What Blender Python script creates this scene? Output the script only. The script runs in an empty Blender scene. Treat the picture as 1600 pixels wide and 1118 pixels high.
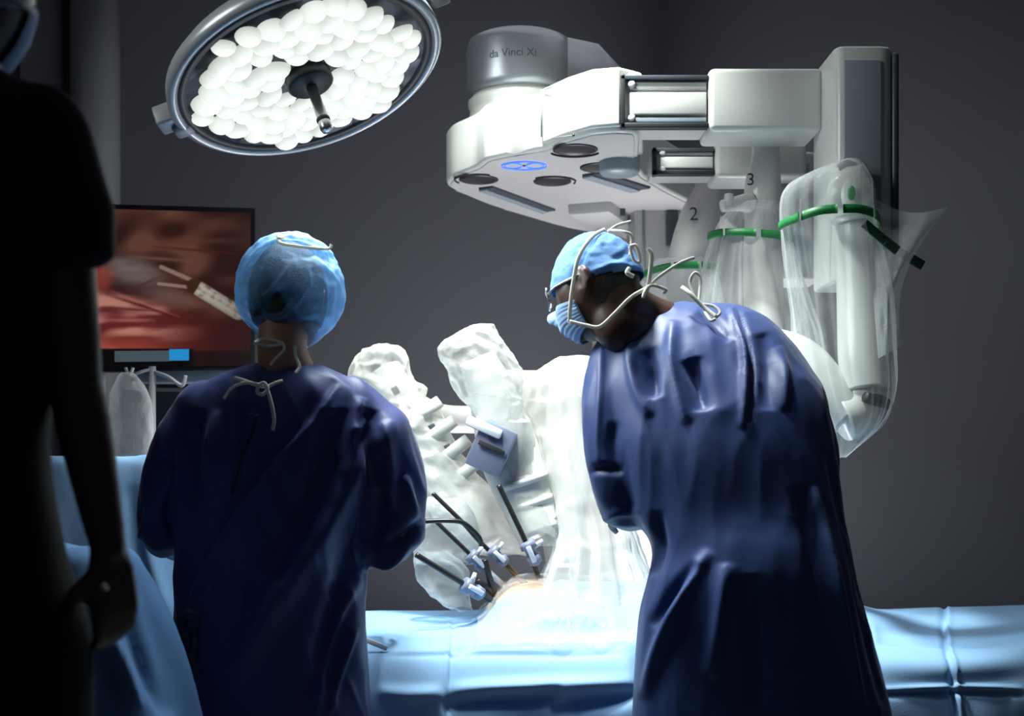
import bpy, bmesh, math, random
import numpy as np
from mathutils import Vector, Matrix, noise
random.seed(7)
sc = bpy.context.scene
COL = sc.collection
PI = math.pi

# ------------------------------------------------------------------ camera, world, light, exposure
F, HC, H0 = 1900.0, 1.2, 711.0          # focal length in pixels, camera height, horizon row
cam = bpy.data.cameras.new('camera'); cam_o = bpy.data.objects.new('camera', cam); COL.objects.link(cam_o)
cam.sensor_width = 36; cam.lens = 36 * F / 1600; cam.shift_y = (H0 - 559) / 1600
cam_o.location = (0, 0, HC); cam_o.rotation_euler = (PI / 2, 0, 0)
cam.dof.use_dof = True; cam.dof.focus_distance = 3.1; cam.dof.aperture_fstop = 3.5
cam.clip_start = .05
sc.camera = cam_o
w = bpy.data.worlds.new('world'); sc.world = w; w.use_nodes = True
w.node_tree.nodes['Background'].inputs[0].default_value = (.75, .85, 1, 1)
w.node_tree.nodes['Background'].inputs[1].default_value = .03
sc.view_settings.view_transform = 'Standard'; sc.view_settings.look = 'None'
sc.view_settings.exposure = 0; sc.view_settings.gamma = 1; sc.view_settings.use_curve_mapping = False
sc.cycles.transparent_max_bounces = 24
sc.cycles.max_bounces = 8
sc.cycles.use_denoising = True

def light(name, kind, loc, aim, power, color=(1, 1, 1), size=.3, angle=60, blend=.5):
    l = bpy.data.lights.new(name, kind); o = bpy.data.objects.new(name, l); COL.objects.link(o)
    o.location = loc; l.energy = power; l.color = color
    o.rotation_euler = (Vector(aim) - Vector(loc)).to_track_quat('-Z', 'Y').to_euler()
    if kind == 'SPOT':
        l.spot_size = math.radians(angle); l.spot_blend = blend; l.shadow_soft_size = size
    if kind == 'AREA':
        l.shape = 'DISK'; l.size = size
    return o
light('table_light', 'SPOT', (-.12, 3.04, 3.42), (0, 3.45, .9), 600, (.94, 1, .96), .15, 60, .4)
light('side_light', 'SPOT', (-1.9, 2.0, 2.9), (.58, 3.76, 2.18), 290, (.93, 1, .97), .8, 35, .5)
light('assistant_light', 'SPOT', (-.25, 2.6, 3.4), (.30, 2.86, 1.6), 85, (.88, .95, 1), .10, 27, .8)
light('bounce_fill', 'AREA', (.35, 4.45, .25), (.45, 4.5, 3), 50, (.98, .97, 1), 1.3)  # added unseen uplight behind the table, stands in for bounce onto the robot's underside
light('room_light', 'AREA', (.6, 4.4, 3.45), (.6, 4.9, 0), 14, (.95, .93, 1), 2.6)
light('back_room_light', 'AREA', (.3, 1.2, 3.45), (.3, 1.3, 0), 1.3, (.7, .75, 1), 1.6)

# ------------------------------------------------------------------ helpers
def P(px, py, Y):
    return Vector(((px - 800) / F * Y, Y, HC + (H0 - py) / F * Y))
def PX(v):
    return 800 + F * v[0] / v[1], H0 - F * (v[2] - HC) / v[1]
def U(px, py, Z=2.1):                     # point of a horizontal plane seen at a pixel
    Y = F * (Z - HC) / (H0 - py)
    return Vector(((px - 800) / F * Y, Y, Z))

def mat(name, color, rough=.5, metal=0, emit=None, estr=1, bump=0, bscale=200, vary=0, vscale=5, sheen=0, spec=.5, trans=0, coat=0):
    m = bpy.data.materials.new(name); m.use_nodes = True
    nt = m.node_tree; N = nt.nodes; L = nt.links; b = N['Principled BSDF']
    b.inputs['Base Color'].default_value = (*color, 1); b.inputs['Roughness'].default_value = rough
    b.inputs['Metallic'].default_value = metal; b.inputs['Specular IOR Level'].default_value = spec
    if coat: b.inputs['Coat Weight'].default_value = coat
    if sheen:
        b.inputs['Sheen Weight'].default_value = sheen; b.inputs['Sheen Roughness'].default_value = .4
    if emit:
        b.inputs['Emission Color'].default_value = (*emit, 1); b.inputs['Emission Strength'].default_value = estr
    tc = N.new('ShaderNodeTexCoord')
    nz = N.new('ShaderNodeTexNoise'); nz.inputs['Scale'].default_value = vscale; nz.inputs['Detail'].default_value = 5
    L.new(tc.outputs['Object'], nz.inputs['Vector'])
    if vary:
        mx = N.new('ShaderNodeMix'); mx.data_type = 'RGBA'
        mx.inputs[6].default_value = (*[c * (1 - vary) for c in color], 1)
        mx.inputs[7].default_value = (*[min(1, c * (1 + vary)) for c in color], 1)
        L.new(nz.outputs['Fac'], mx.inputs[0]); L.new(mx.outputs[2], b.inputs['Base Color'])
    if bump:
        n2 = N.new('ShaderNodeTexNoise'); n2.inputs['Scale'].default_value = bscale; n2.inputs['Detail'].default_value = 4
        L.new(tc.outputs['Object'], n2.inputs['Vector'])
        bp = N.new('ShaderNodeBump'); bp.inputs['Strength'].default_value = bump; bp.inputs['Distance'].default_value = .004
        L.new(n2.outputs['Fac'], bp.inputs['Height']); L.new(bp.outputs[0], b.inputs['Normal'])
    if trans:
        tl = N.new('ShaderNodeBsdfTranslucent'); tl.inputs[0].default_value = (*color, 1)
        ms = N.new('ShaderNodeMixShader'); ms.inputs[0].default_value = trans
        L.new(b.outputs[0], ms.inputs[1]); L.new(tl.outputs[0], ms.inputs[2]); L.new(ms.outputs[0], N['Material Output'].inputs[0])
    return m

def film(name, color, face, graze, rough=.25, bscale=30, bump=.5, trans=.3):
    """thin sheet: partly clear straight on, denser at grazing angles, like real film"""
    m = mat(name, color, rough, bump=bump, bscale=bscale, trans=trans)
    nt = m.node_tree; N = nt.nodes; L = nt.links
    out = N['Material Output']; src = out.inputs[0].links[0].from_socket
    tr = N.new('ShaderNodeBsdfTransparent'); tr.inputs[0].default_value = (*[.6 + .4 * c for c in color], 1)
    lw = N.new('ShaderNodeLayerWeight'); lw.inputs[0].default_value = .35
    mr = N.new('ShaderNodeMapRange'); mr.inputs[3].default_value = face; mr.inputs[4].default_value = graze
    L.new(lw.outputs['Facing'], mr.inputs[0])
    ms = N.new('ShaderNodeMixShader')
    L.new(mr.outputs[0], ms.inputs[0]); L.new(tr.outputs[0], ms.inputs[1]); L.new(src, ms.inputs[2]); L.new(ms.outputs[0], out.inputs[0])
    return m

M = dict(
    wall=mat('wall_paint', (.104, .108, .119), .8, bump=.15, bscale=60, vary=.06, vscale=1.2),
    walldark=mat('wall_panel_paint', (.09, .09, .1), .7, vary=.08, vscale=2),
    pale=mat('pale_column_paint', (.24, .25, .26), .6, vary=.06),
    floor=mat('floor_vinyl', (.12, .13, .14), .35, vary=.15, vscale=3),
    white=mat('robot_white_plastic', (.58, .60, .57), .32, vary=.02, coat=.2),
    offwhite=mat('robot_grey_plastic', (.50, .49, .48), .4, vary=.03),
    armwhite=mat('instrument_arm_white', (.66, .67, .65), .35),
    panel=mat('column_blue_grey_panel', (.25, .30, .34), .35),
    capgrey=mat('drum_grey_metallic', (.27, .29, .32), .33, .55),
    dark=mat('dark_rubber', (.012, .014, .017), .5),
    darkgrey=mat('dark_grey_plastic', (.05, .06, .075), .4),
    disc=mat('port_dark_metal', (.06, .06, .065), .3, .6),
    steel=mat('steel', (.5, .52, .54), .28, .9),
    dsteel=mat('dark_steel', (.035, .035, .035), .35, .5),
    brown=mat('brown_cannula_tube', (.20, .12, .06), .35, .4),
    bluegrey=mat('instrument_blue_grey', (.17, .20, .29), .4),
    clearplastic=mat('pale_instrument_plastic', (.72, .76, .8), .25),
    lampshell=mat('lamp_shell_grey', (.30, .31, .34), .4),
    lamprim=mat('lamp_rim_grey', (.38, .41, .44), .3, .3),
    lampglass=mat('lamp_face_blue_grey', (.07, .10, .14), .15),
    gown=mat('gown_blue_fabric', (.040, .060, .205), .5, bump=.12, bscale=500, vary=.1, vscale=9, sheen=.12, spec=.35),
    gown2=mat('gown_bright_blue_fabric', (.027, .060, .20), .5, bump=.12, bscale=500, vary=.1, vscale=9, sheen=.12, spec=.35),
    gowndark=mat('gown_navy_tie', (.010, .014, .05), .6),
    scrub=mat('black_scrub_fabric', (.006, .008, .012), .9, bump=.1, bscale=300, spec=.1),
    tie=mat('white_cotton_tie', (.72, .72, .66), .8, trans=.2),
    mask=mat('mask_pale_blue', (.30, .46, .72), .7, bump=.1, bscale=300),
    cap=mat('cap_blue_cloth', (.10, .26, .56), .75, bump=.25, bscale=90, vary=.12, vscale=30, trans=.2),
    skin=mat('light_brown_skin', (.34, .17, .11), .5, bump=.08, bscale=400, vary=.08, vscale=20),
    darkskin=mat('dark_brown_skin', (.055, .026, .017), .42, bump=.08, bscale=400, vary=.12, vscale=20),
    hair=mat('black_hair', (.008, .007, .007), .5, bump=.8, bscale=300),
    glove=mat('white_glove_latex', (.62, .62, .56), .4),
    shoe=mat('black_shoe', (.02, .02, .02), .5),
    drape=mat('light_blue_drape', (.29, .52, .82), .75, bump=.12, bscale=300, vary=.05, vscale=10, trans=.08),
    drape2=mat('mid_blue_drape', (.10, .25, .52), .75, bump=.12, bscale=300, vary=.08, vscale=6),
    paper=mat('white_paper', (.85, .87, .84), .8),
    iodine=mat('iodine_stained_skin', (.80, .42, .14), .5, vary=.15, vscale=30),
    green=mat('green_band', (.012, .20, .045), .45),
    greendark=mat('dark_green_band', (.006, .035, .02), .45),
    greenlight=mat('green_indicator', (.02, .22, .06), .3, emit=(.02, .3, .06), estr=.12),
    bluelight=mat('blue_ring_light', (.1, .2, .8), .3, emit=(.06, .20, 1), estr=.9),
    ink=mat('black_ink', (.02, .02, .025), .6),
    inkgrey=mat('dark_grey_ink', (.05, .055, .065), .6),
    seam=mat('seam_grey', (.22, .23, .23), .6),
    bezel=mat('monitor_bezel', (.012, .013, .015), .35),
    cart=mat('cart_grey', (.30, .31, .33), .5),
)
M['thin'] = film('thin_clear_film', (.75, .76, .78), .10, .40, .16, 22, .9, .1)
M['bouffant'] = film('bouffant_cap_film', (.15, .37, .66), .26, .96, .6, 40, .6, .3)
M['clear'] = film('clear_drape_film', (.90, .94, .94), .12, .50, .16, 16, .7, .2)
M['milky'] = film('milky_drape_film', (.90, .91, .87), .34, .95, .2, 14, .9, .3)
M['hazy'] = film('hazy_drape_film', (.86, .88, .86), .22, .85, .22, 16, .8, .3)

def link(o, parent=None):
    COL.objects.link(o)
    if parent is not None:
        o.parent = parent
        l = Vector(parent.get('_wl', (0, 0, 0)))
        if parent.type == 'EMPTY': o.matrix_parent_inverse = Matrix.Translation(-parent.location)
    return o
def mesh(verts, faces):
    me = bpy.data.meshes.new('m'); me.from_pydata([tuple(v) for v in verts], [], faces); me.update(); return me
def put(name, me, m, parent=None, smooth=True, label=None, cat=None, group=None, kind=None):
    if isinstance(me, tuple): me = mesh(*me)
    me.name = name
    if m is not None:
        me.materials.clear(); me.materials.append(m)
    if smooth:
        me.polygons.foreach_set('use_smooth', [True] * len(me.polygons))
    o = bpy.data.objects.new(name, me); link(o, parent)
    if label: o['label'] = label
    if cat: o['category'] = cat
    if group: o['group'] = group
    if kind: o['kind'] = kind
    return o
def thing(name, loc, label, cat, group=None):
    o = bpy.data.objects.new(name, None); o.empty_display_size = .1; COL.objects.link(o); o.location = loc
    o['label'] = label; o['category'] = cat
    if group: o['group'] = group
    return o
def auto(o, deg=35):
    me = o.data
    try: me.set_sharp_from_angle(angle=math.radians(deg))
    except Exception: pass
    return o

def bm_mesh(bm):
    me = bpy.data.meshes.new('m'); bmesh.ops.recalc_face_normals(bm, faces=bm.faces); bm.to_mesh(me); bm.free(); return me
def box(c, s, rz=0, bev=.004, seg=2, R=None):
    bm = bmesh.new(); bmesh.ops.create_cube(bm, size=1)
    for v in bm.verts: v.co = Vector((v.co.x * s[0], v.co.y * s[1], v.co.z * s[2]))
    if bev: bmesh.ops.bevel(bm, geom=bm.edges[:], offset=min(bev, min(s) * .45), segments=seg, affect='EDGES', profile=.5)
    T = Matrix.Translation(Vector(c)) @ (R.to_4x4() if R is not None else Matrix.Rotation(rz, 4, 'Z'))
    bm.transform(T); return bm_mesh(bm)
def prism(poly, z0, z1, bev=.01, seg=3):
    bm = bmesh.new(); vs = [bm.verts.new((p[0], p[1], z0)) for p in poly]; f = bm.faces.new(vs)
    r = bmesh.ops.extrude_face_region(bm, geom=[f])
    for v in [g for g in r['geom'] if isinstance(g, bmesh.types.BMVert)]: v.co.z = z1
    if bev:
        bmesh.ops.bevel(bm, geom=[e for e in bm.edges if abs(e.verts[0].co.z - e.verts[1].co.z) < 1e-6], offset=bev, segments=seg, affect='EDGES', profile=.5)
    return bm_mesh(bm)
def smooth_poly(pts, n=6, it=2):
    a = [Vector(p[:2]) for p in pts]
    for _ in range(it):
        b = []
        for i in range(len(a)):
            p, q = a[i], a[(i + 1) % len(a)]
            b += [p * .75 + q * .25, p * .25 + q * .75]
        a = b
    return a
def cr(pts, n):                           # catmull-rom through rows of numbers
    pts = np.array([list(p) for p in pts], float); m = len(pts)
    if m < 3: return np.array([pts[0] + (pts[-1] - pts[0]) * t for t in np.linspace(0, 1, n)])
    out = []
    for t in np.linspace(0, m - 1, n):
        i = min(int(t), m - 2); u = t - i
        p0 = pts[max(i - 1, 0)]; p1 = pts[i]; p2 = pts[i + 1]; p3 = pts[min(i + 2, m - 1)]
        out.append(.5 * ((2 * p1) + (-p0 + p2) * u + (2 * p0 - 5 * p1 + 4 * p2 - p3) * u * u + (-p0 + 3 * p1 - 3 * p2 + p3) * u ** 3))
    return np.array(out)
def tube(path, radii, n=12, seg=None, cap=True, flat=1.0, up=None, squash=None):
    """closed tube along a smooth path; flat = thickness/width ratio"""
    if not hasattr(radii, '__len__'): radii = [radii] * len(path)
    rows = [list(p) + [r] for p, r in zip(path, radii)]
    A = cr(rows, seg or max(2, 6 * (len(path) - 1) + 1)) if (seg or len(path) > 2) else np.array(rows)
    C = [Vector(a[:3]) for a in A]; Rr = [max(a[3], 1e-4) for a in A]
    V = []; Fc = []
    ref = Vector(up) if up else None
    prev = None
    for i, c in enumerate(C):
        t = (C[min(i + 1, len(C) - 1)] - C[max(i - 1, 0)]).normalized()
        if ref is not None: s = t.cross(ref)
        elif prev is None: s = t.cross(Vector((0, 1, 0)) if abs(t.y) < .9 else Vector((1, 0, 0)))
        else: s = prev - t * prev.dot(t)
        if s.length < 1e-6: s = t.orthogonal()
        s.normalize(); prev = s; b = t.cross(s).normalized()
        for k in range(n):
            a = 2 * PI * k / n
            V.append(c + s * math.cos(a) * Rr[i] + b * math.sin(a) * Rr[i] * flat)
    m = len(C)
    for i in range(m - 1):
        for k in range(n):
            a = i * n + k; b2 = i * n + (k + 1) % n
            Fc.append((a, b2, b2 + n, a + n))
    if cap:
        Fc.append(tuple(reversed(range(n)))); Fc.append(tuple(range((m - 1) * n, m * n)))
    return V, Fc
def capsule(path, radii, n=16):           # tube with rounded ends
    if not hasattr(radii, '__len__'): radii = [radii] * len(path)
    p = [Vector(q) for q in path]
    d0 = (p[0] - p[1]).normalized() * radii[0]; d1 = (p[-1] - p[-2]).normalized() * radii[-1]
    pts = [p[0] + d0 * .98, p[0] + d0 * .7, p[0]]; rr = [radii[0] * .2, radii[0] * .7, radii[0]]
    for a, b in zip(p[1:-1], radii[1:-1]): pts.append(a); rr.append(b)
    pts += [p[-1], p[-1] + d1 * .7, p[-1] + d1 * .98]; rr += [radii[-1], radii[-1] * .7, radii[-1] * .2]
    return tube(pts, rr, n)
def lathe(prof, n=48, T=None, cap=True):
    V = []; Fc = []
    for r, z in prof:
        for k in range(n):
            a = 2 * PI * k / n; V.append(Vector((r * math.cos(a), r * math.sin(a), z)))
    for i in range(len(prof) - 1):
        for k in range(n):
            a = i * n + k; b = i * n + (k + 1) % n; Fc.append((a, b, b + n, a + n))
    if cap: Fc.append(tuple(reversed(range(n)))); Fc.append(tuple(range((len(prof) - 1) * n, len(prof) * n)))
    if T is not None: V = [T @ v for v in V]
    return V, Fc
def join(parts):
    V = []; Fc = []
    for p in parts:
        if not isinstance(p, tuple): p = ([v.co.copy() for v in p.vertices], [tuple(q.vertices) for q in p.polygons])
        o = len(V); V += list(p[0]); Fc += [tuple(i + o for i in f) for f in p[1]]
    return V, Fc
def frame(z, x=None):                     # matrix whose z axis is the given direction
    z = Vector(z).normalized()
    x = Vector(x) if x else (Vector((0, 0, 1)) if abs(z.z) < .9 else Vector((1, 0, 0)))
    y = z.cross(x).normalized(); x = y.cross(z).normalized()
    return Matrix((x, y, z)).transposed()
def TR(loc, R): return Matrix.Translation(Vector(loc)) @ R.to_4x4()

def rows_loft(rows, n=64, rings=80, expo=2.3, cap=True):
    """rows of (py, left px, right px, depth, half depth) -> closed body"""
    A = cr(rows, rings); V = []; Fc = []
    for py, xl, xr, Y, hd in A:
        c = P((xl + xr) / 2, py, Y); hw = abs(xr - xl) / 2 / F * Y
        for k in range(n):
            a = 2 * PI * k / n; ca, sa = math.cos(a), math.sin(a)
            V.append(c + Vector((hw * math.copysign(abs(ca) ** (2 / expo), ca), hd * math.copysign(abs(sa) ** (2 / expo), sa), 0)))
    m = len(A)
    for i in range(m - 1):
        for k in range(n):
            a = i * n + k; b = i * n + (k + 1) % n; Fc.append((a, a + n, b + n, b))
    if cap: Fc.append(tuple(range(n))); Fc.append(tuple(reversed(range((m - 1) * n, m * n))))
    return V, Fc
def remesh(parts, voxel=.008, it=4):
    me = mesh(*join(parts)); bm = bmesh.new(); bm.from_mesh(me); bmesh.ops.recalc_face_normals(bm, faces=bm.faces); bm.to_mesh(me); bm.free()
    o = bpy.data.objects.new('t', me); COL.objects.link(o)
    md = o.modifiers.new('r', 'REMESH'); md.mode = 'VOXEL'; md.voxel_size = voxel
    dg = bpy.context.evaluated_depsgraph_get(); dg.update()
    m2 = bpy.data.meshes.new_from_object(o.evaluated_get(dg)); bpy.data.objects.remove(o)
    relax(m2, it); return m2
def co(me):
    a = np.empty(len(me.vertices) * 3); me.vertices.foreach_get('co', a); return a.reshape(-1, 3)
def setco(me, a): me.vertices.foreach_set('co', a.ravel()); me.update()
def nrm(me):
    a = np.empty(len(me.vertices) * 3); me.vertices.foreach_get('normal', a); return a.reshape(-1, 3)
def relax(me, it, f=.6):
    e = np.empty(len(me.edges) * 2, dtype=np.int64); me.edges.foreach_get('vertices', e); e = e.reshape(-1, 2)
    a = co(me); n = len(a); cnt = np.bincount(e.ravel(), minlength=n)[:, None].clip(1)
    for _ in range(it):
        s = np.stack([np.bincount(e[:, 0], a[e[:, 1], k], n) + np.bincount(e[:, 1], a[e[:, 0], k], n) for k in range(3)], 1)
        a = a * (1 - f) + s / cnt * f
    setco(me, a)
def sculpt(me, folds, T=None, facing=True):
    """press folds into cloth: each (points in px, width px, amplitude m, kind); taper at the ends"""
    a = co(me); nn = nrm(me)
    px = 800 + F * a[:, 0] / a[:, 1]; py = H0 - F * (a[:, 2] - HC) / a[:, 1]
    view = a - np.array([0, 0, HC]); view /= np.linalg.norm(view, axis=1)[:, None]
    fac = np.clip(-(nn * view).sum(1) * 3 + .3, 0, 1) if facing else np.ones(len(a))
    D = np.zeros(len(a))
    for pts, wd, amp, kind in folds:
        pl = cr(pts, 6 * len(pts)); seg = np.linalg.norm(np.diff(pl, axis=0), axis=1); L = seg.sum(); s0 = 0
        best = np.full(len(a), 1e9); bs = np.zeros(len(a)); bt = np.zeros(len(a))
        for i in range(len(pl) - 1):
            d = pl[i + 1] - pl[i]; l = seg[i] + 1e-9
            rx = px - pl[i][0]; ry = py - pl[i][1]
            t = np.clip((rx * d[0] + ry * d[1]) / l / l, 0, 1)
            ex = rx - t * d[0]; ey = ry - t * d[1]; dd = np.hypot(ex, ey)
            k = dd < best; best[k] = dd[k]; bs[k] = np.sign(d[0] * ry - d[1] * rx)[k]; bt[k] = ((s0 + t * l) / L)[k]
            s0 += l
        tap = np.sin(np.clip(bt, 0, 1) * PI) ** .5 if kind != 'k' else 1
        if kind in 'gk': D += amp * tap * np.exp(-(best / wd) ** 2)
        elif kind == 's': D += amp * tap * np.exp(-(best / (wd * 6)) ** 2) * .5 * (1 + np.tanh(bs * best / wd * 2))
        elif kind == 'd': D += amp * tap * (np.exp(-(best / wd) ** 2) - .6 * np.exp(-((bs * best - 1.6 * wd) / wd) ** 2))
    setco(me, a + nn * (D * fac)[:, None])
def wrinkle(me, amp, fx, fy, fz, seed=0, ridged=False, oct=2, slant=0):
    a = co(me); nn = nrm(me); D = np.empty(len(a))
    for i, p in enumerate(a):
        s = 0; k = 1
        for o in range(oct):
            v = noise.noise(Vector(((p[0] + slant * p[2]) * fx * k + seed, p[1] * fy * k + seed * 2, p[2] * fz * k - seed)))
            s += (1 - 2 * abs(v) * 1.6 if ridged else v) / k; k *= 2.1
        D[i] = s
    setco(me, a + nn * (D * amp)[:, None])
def cut(me, test):                        # delete faces whose centre passes the test
    bm = bmesh.new(); bm.from_mesh(me)
    bmesh.ops.delete(bm, geom=[f for f in bm.faces if test(f.calc_center_median())], context='FACES'); bm.to_mesh(me); bm.free(); return me
def text_mesh(body, size, depth=.0006):
    c = bpy.data.curves.new('t', 'FONT'); c.body = body; c.size = size; c.extrude = depth; c.align_x = 'CENTER'; c.align_y = 'CENTER'
    o = bpy.data.objects.new('t', c); COL.objects.link(o); dg = bpy.context.evaluated_depsgraph_get(); dg.update()
    me = bpy.data.meshes.new_from_object(o.evaluated_get(dg)); bpy.data.objects.remove(o); return me

# ------------------------------------------------------------------ the room
XL, XR, YB, YF, ZC = -2.9, 3.6, 5.9, -1.2, 3.5
def slab(name, c, s, m): return put(name, box(c, s, bev=0), m, smooth=False, kind='structure')
slab('floor', ((XL + XR) / 2, (YB + YF) / 2, -.05), (XR - XL + .2, YB - YF + .2, .1), M['floor'])
slab('ceiling', ((XL + XR) / 2, (YB + YF) / 2, ZC + .05), (XR - XL + .2, YB - YF + .2, .1), M['wall'])
slab('wall_back', ((XL + XR) / 2, YB + .05, ZC / 2), (XR - XL + .2, .1, ZC), M['wall'])
slab('wall_left', (XL - .05, (YB + YF) / 2, ZC / 2), (.1, YB - YF, ZC), M['wall'])
slab('wall_right', (XR + .05, (YB + YF) / 2, ZC / 2), (.1, YB - YF, ZC), M['wall'])
c = P(150, 300, 6.3)
put('trim_1', rows_loft([(-120, 112, 186, 5.84, .10), (1000, 112, 186, 5.84, .10)], 32, 4), M['pale'], kind='structure')
slab('trim_2', (P(66, 300, 5.86).x, 5.87, 1.75), (.20, .05, 3.5), M['walldark'])
slab('baseboard_back', ((XL + XR) / 2, YB - .01, .06), (XR - XL, .02, .12), M['walldark'])

# ------------------------------------------------------------------ surgical light
LC = P(480, 116, 2.9); LR = .328
to_cam = (Vector((0, 0, HC)) - LC).normalized()
_rt = Vector((0, 0, 1)).cross(to_cam).normalized(); _up = to_cam.cross(_rt).normalized()
ln = (to_cam * .53 + (_rt * .35 - _up * .94) * .85).normalized()
LT = TR(LC, frame(ln, (1, 0, .55)))
lamp = thing('surgical_light', LC, 'large round grey surgical light hanging at top left, its face full of glowing white lenses', 'lamp')
put('housing', lathe([(.05, -.085), (.16, -.082), (.25, -.072), (.305, -.050), (LR + .004, -.022), (LR + .004, 0), (LR - .012, .004)], 72, LT), M['lampshell'], lamp)
put('rim', lathe([(LR + .006, -.012), (LR + .008, .006), (LR - .004, .014), (LR - .016, .008), (LR - .016, -.004)], 72, LT, cap=False), M['lamprim'], lamp)
put('rim_gasket', lathe([(LR - .016, .006), (LR - .020, .010), (LR - .036, .008), (LR - .036, .0)], 72, LT, cap=False), M['dark'], lamp, label='black rubber ring inside the rim')
put('face_plate', lathe([(.001, .004), (LR - .03, .004), (LR - .03, .0)], 72, LT), M['lampglass'], lamp)
def lens_mat():
    m = mat('glowing_lens', (.8, .85, .82), .3); N = m.node_tree.nodes; L = m.node_tree.links; b = N['Principled BSDF']
    tc = N.new('ShaderNodeTexCoord'); sp = N.new('ShaderNodeSeparateXYZ'); L.new(tc.outputs['Object'], sp.inputs[0])
    mr = N.new('ShaderNodeMapRange'); mr.inputs[1].default_value = .0; mr.inputs[2].default_value = .022; mr.inputs[3].default_value = .50; mr.inputs[4].default_value = 1.02
    L.new(sp.outputs[2], mr.inputs[0]); L.new(mr.outputs[0], b.inputs['Emission Strength'])
    b.inputs['Emission Color'].default_value = (.93, 1, .93, 1); b.inputs['Base Color'].default_value = (.10, .11, .10, 1); return m
M['lens'] = lens_mat()
lens_me = mesh(*lathe([(.032, 0), (.031, .006), (.027, .013), (.020, .019), (.010, .022), (.001, .023)], 20))
lens_me.materials.append(M['lens']); lens_me.polygons.foreach_set('use_smooth', [True] * len(lens_me.polygons))
first = True
for i in range(-8, 9):
    for j in range(-8, 9):
        x = (i + .5 * (j % 2)) * .053; y = j * .046
        r = math.hypot(x, y); a = math.atan2(y, x)
        lim = .262 + .028 * math.cos(6 * a + .4)
        if r > lim or r < .062: continue
        x += random.uniform(-.008, .008); y += random.uniform(-.008, .008)
        o = bpy.data.objects.new('lens', lens_me); COL.objects.link(o); o.parent = lamp
        R = LT @ Matrix.Translation((x, y, .004 + random.uniform(-.002, .004)))
        o.matrix_parent_inverse = Matrix.Translation(-lamp.location)
        o.matrix_basis = R @ Matrix.Rotation(random.uniform(-.3, .3), 4, 'X') @ Matrix.Rotation(random.uniform(-.3, .3), 4, 'Y') @ Matrix.Scale(random.uniform(.88, 1.25), 4)
put('hub_disc', lathe([(.056, 0), (.056, .028), (.050, .034), (.001, .036)], 40, LT), M['dark'], lamp, label='black disc at the centre of the face')
put('handle', lathe([(.013, .03), (.0135, .12), (.015, .122), (.015, .150), (.012, .158), (.001, .159)], 24, LT), M['steel'], lamp, label='grey grip standing out of the centre')
put('handle_ring', lathe([(.0155, .122), (.0165, .124), (.0165, .130), (.0155, .132)], 24, LT, cap=False), M['dark'], lamp)
put('hinge_block', box(P(263, 184, 2.92), (.055, .06, .05), bev=.006, R=frame(ln, (1, 0, .3))), M['lampshell'], lamp)
put('hinge_block', box(P(284, 192, 2.94), (.05, .05, .06), bev=.012, R=frame(ln, (1, 0, .3))), M['lampshell'], lamp)
put('hinge_block', box(P(684, -12, 2.95), (.05, .06, .05), bev=.01, R=frame(ln, (1, 0, .5))), M['dark'], lamp, label='black hinge block')
top = LC - ln * .13
put('yoke', tube([P(280, 188, 2.98), P(330, 100, 3.16), P(400, -20, 3.24), P(470, -95, 3.2), P(600, -120, 3.15), P(700, -60, 3.02), P(686, -8, 2.98)], .016, 12), M['lampshell'], lamp)
put('suspension_arm', tube([P(470, -90, 3.2), P(470, -160, 3.25), P(440, -330, 3.3), Vector((P(440, -330, 3.3).x, 3.3, ZC - .02))], [.022, .024, .028, .03], 14), M['lampshell'], lamp)
sp = light('surgical_light_beam', 'SPOT', LC + ln * .17, LC + ln * 2, 85, (.92, 1, .97), .25, 150, .8)
sp.parent = lamp; sp.matrix_parent_inverse = Matrix.Translation(-LC)

# ------------------------------------------------------------------ the robot
ROB = Vector((.55, 4.9, 0))
rob = thing('surgical_robot', ROB, 'large white four-armed surgical robot with grey drum on its overhead boom', 'robot')
ZU, ZT = 2.1, 2.272
def xy(px, py): v = U(px, py); return (v.x, v.y)
hub = [xy(697, 286), xy(706, 276), xy(744, 262), xy(758, 250), xy(790, 243), xy(848, 234), xy(885, 219), xy(925, 208), xy(965, 205), (.36, 3.40),
       (.40, 3.9), (.95, 4.9), (.62, 5.15), xy(884, 356), xy(760, 319), xy(700, 293)]
hp = []
for i in range(len(hub)):
    p = Vector(hub[i]); a = Vector(hub[i - 1]); b = Vector(hub[(i + 1) % len(hub)])
    hp += [p.lerp(a, .22), p.lerp(p.lerp(a, .22).lerp(p.lerp(b, .22), .5), .5), p.lerp(b, .22)]
o = put('hub_body', prism(hp, ZU, ZT, .012), M['white'], rob); auto(o, 40)
# tinted underside plate
def inset(poly, d):
    n = len(poly); out = []
    for i in range(n):
        a = Vector(poly[i - 1]); p = Vector(poly[i]); b = Vector(poly[(i + 1) % n])
        t = (b - a).normalized(); nrm2 = Vector((-t.y, t.x)); out.append(p + nrm2 * d)
    return out
o = put('underside_plate', prism(inset(hp, .014), ZU - .004, ZU + .01, .002, 1), M['offwhite'], rob); auto(o, 40)
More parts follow.
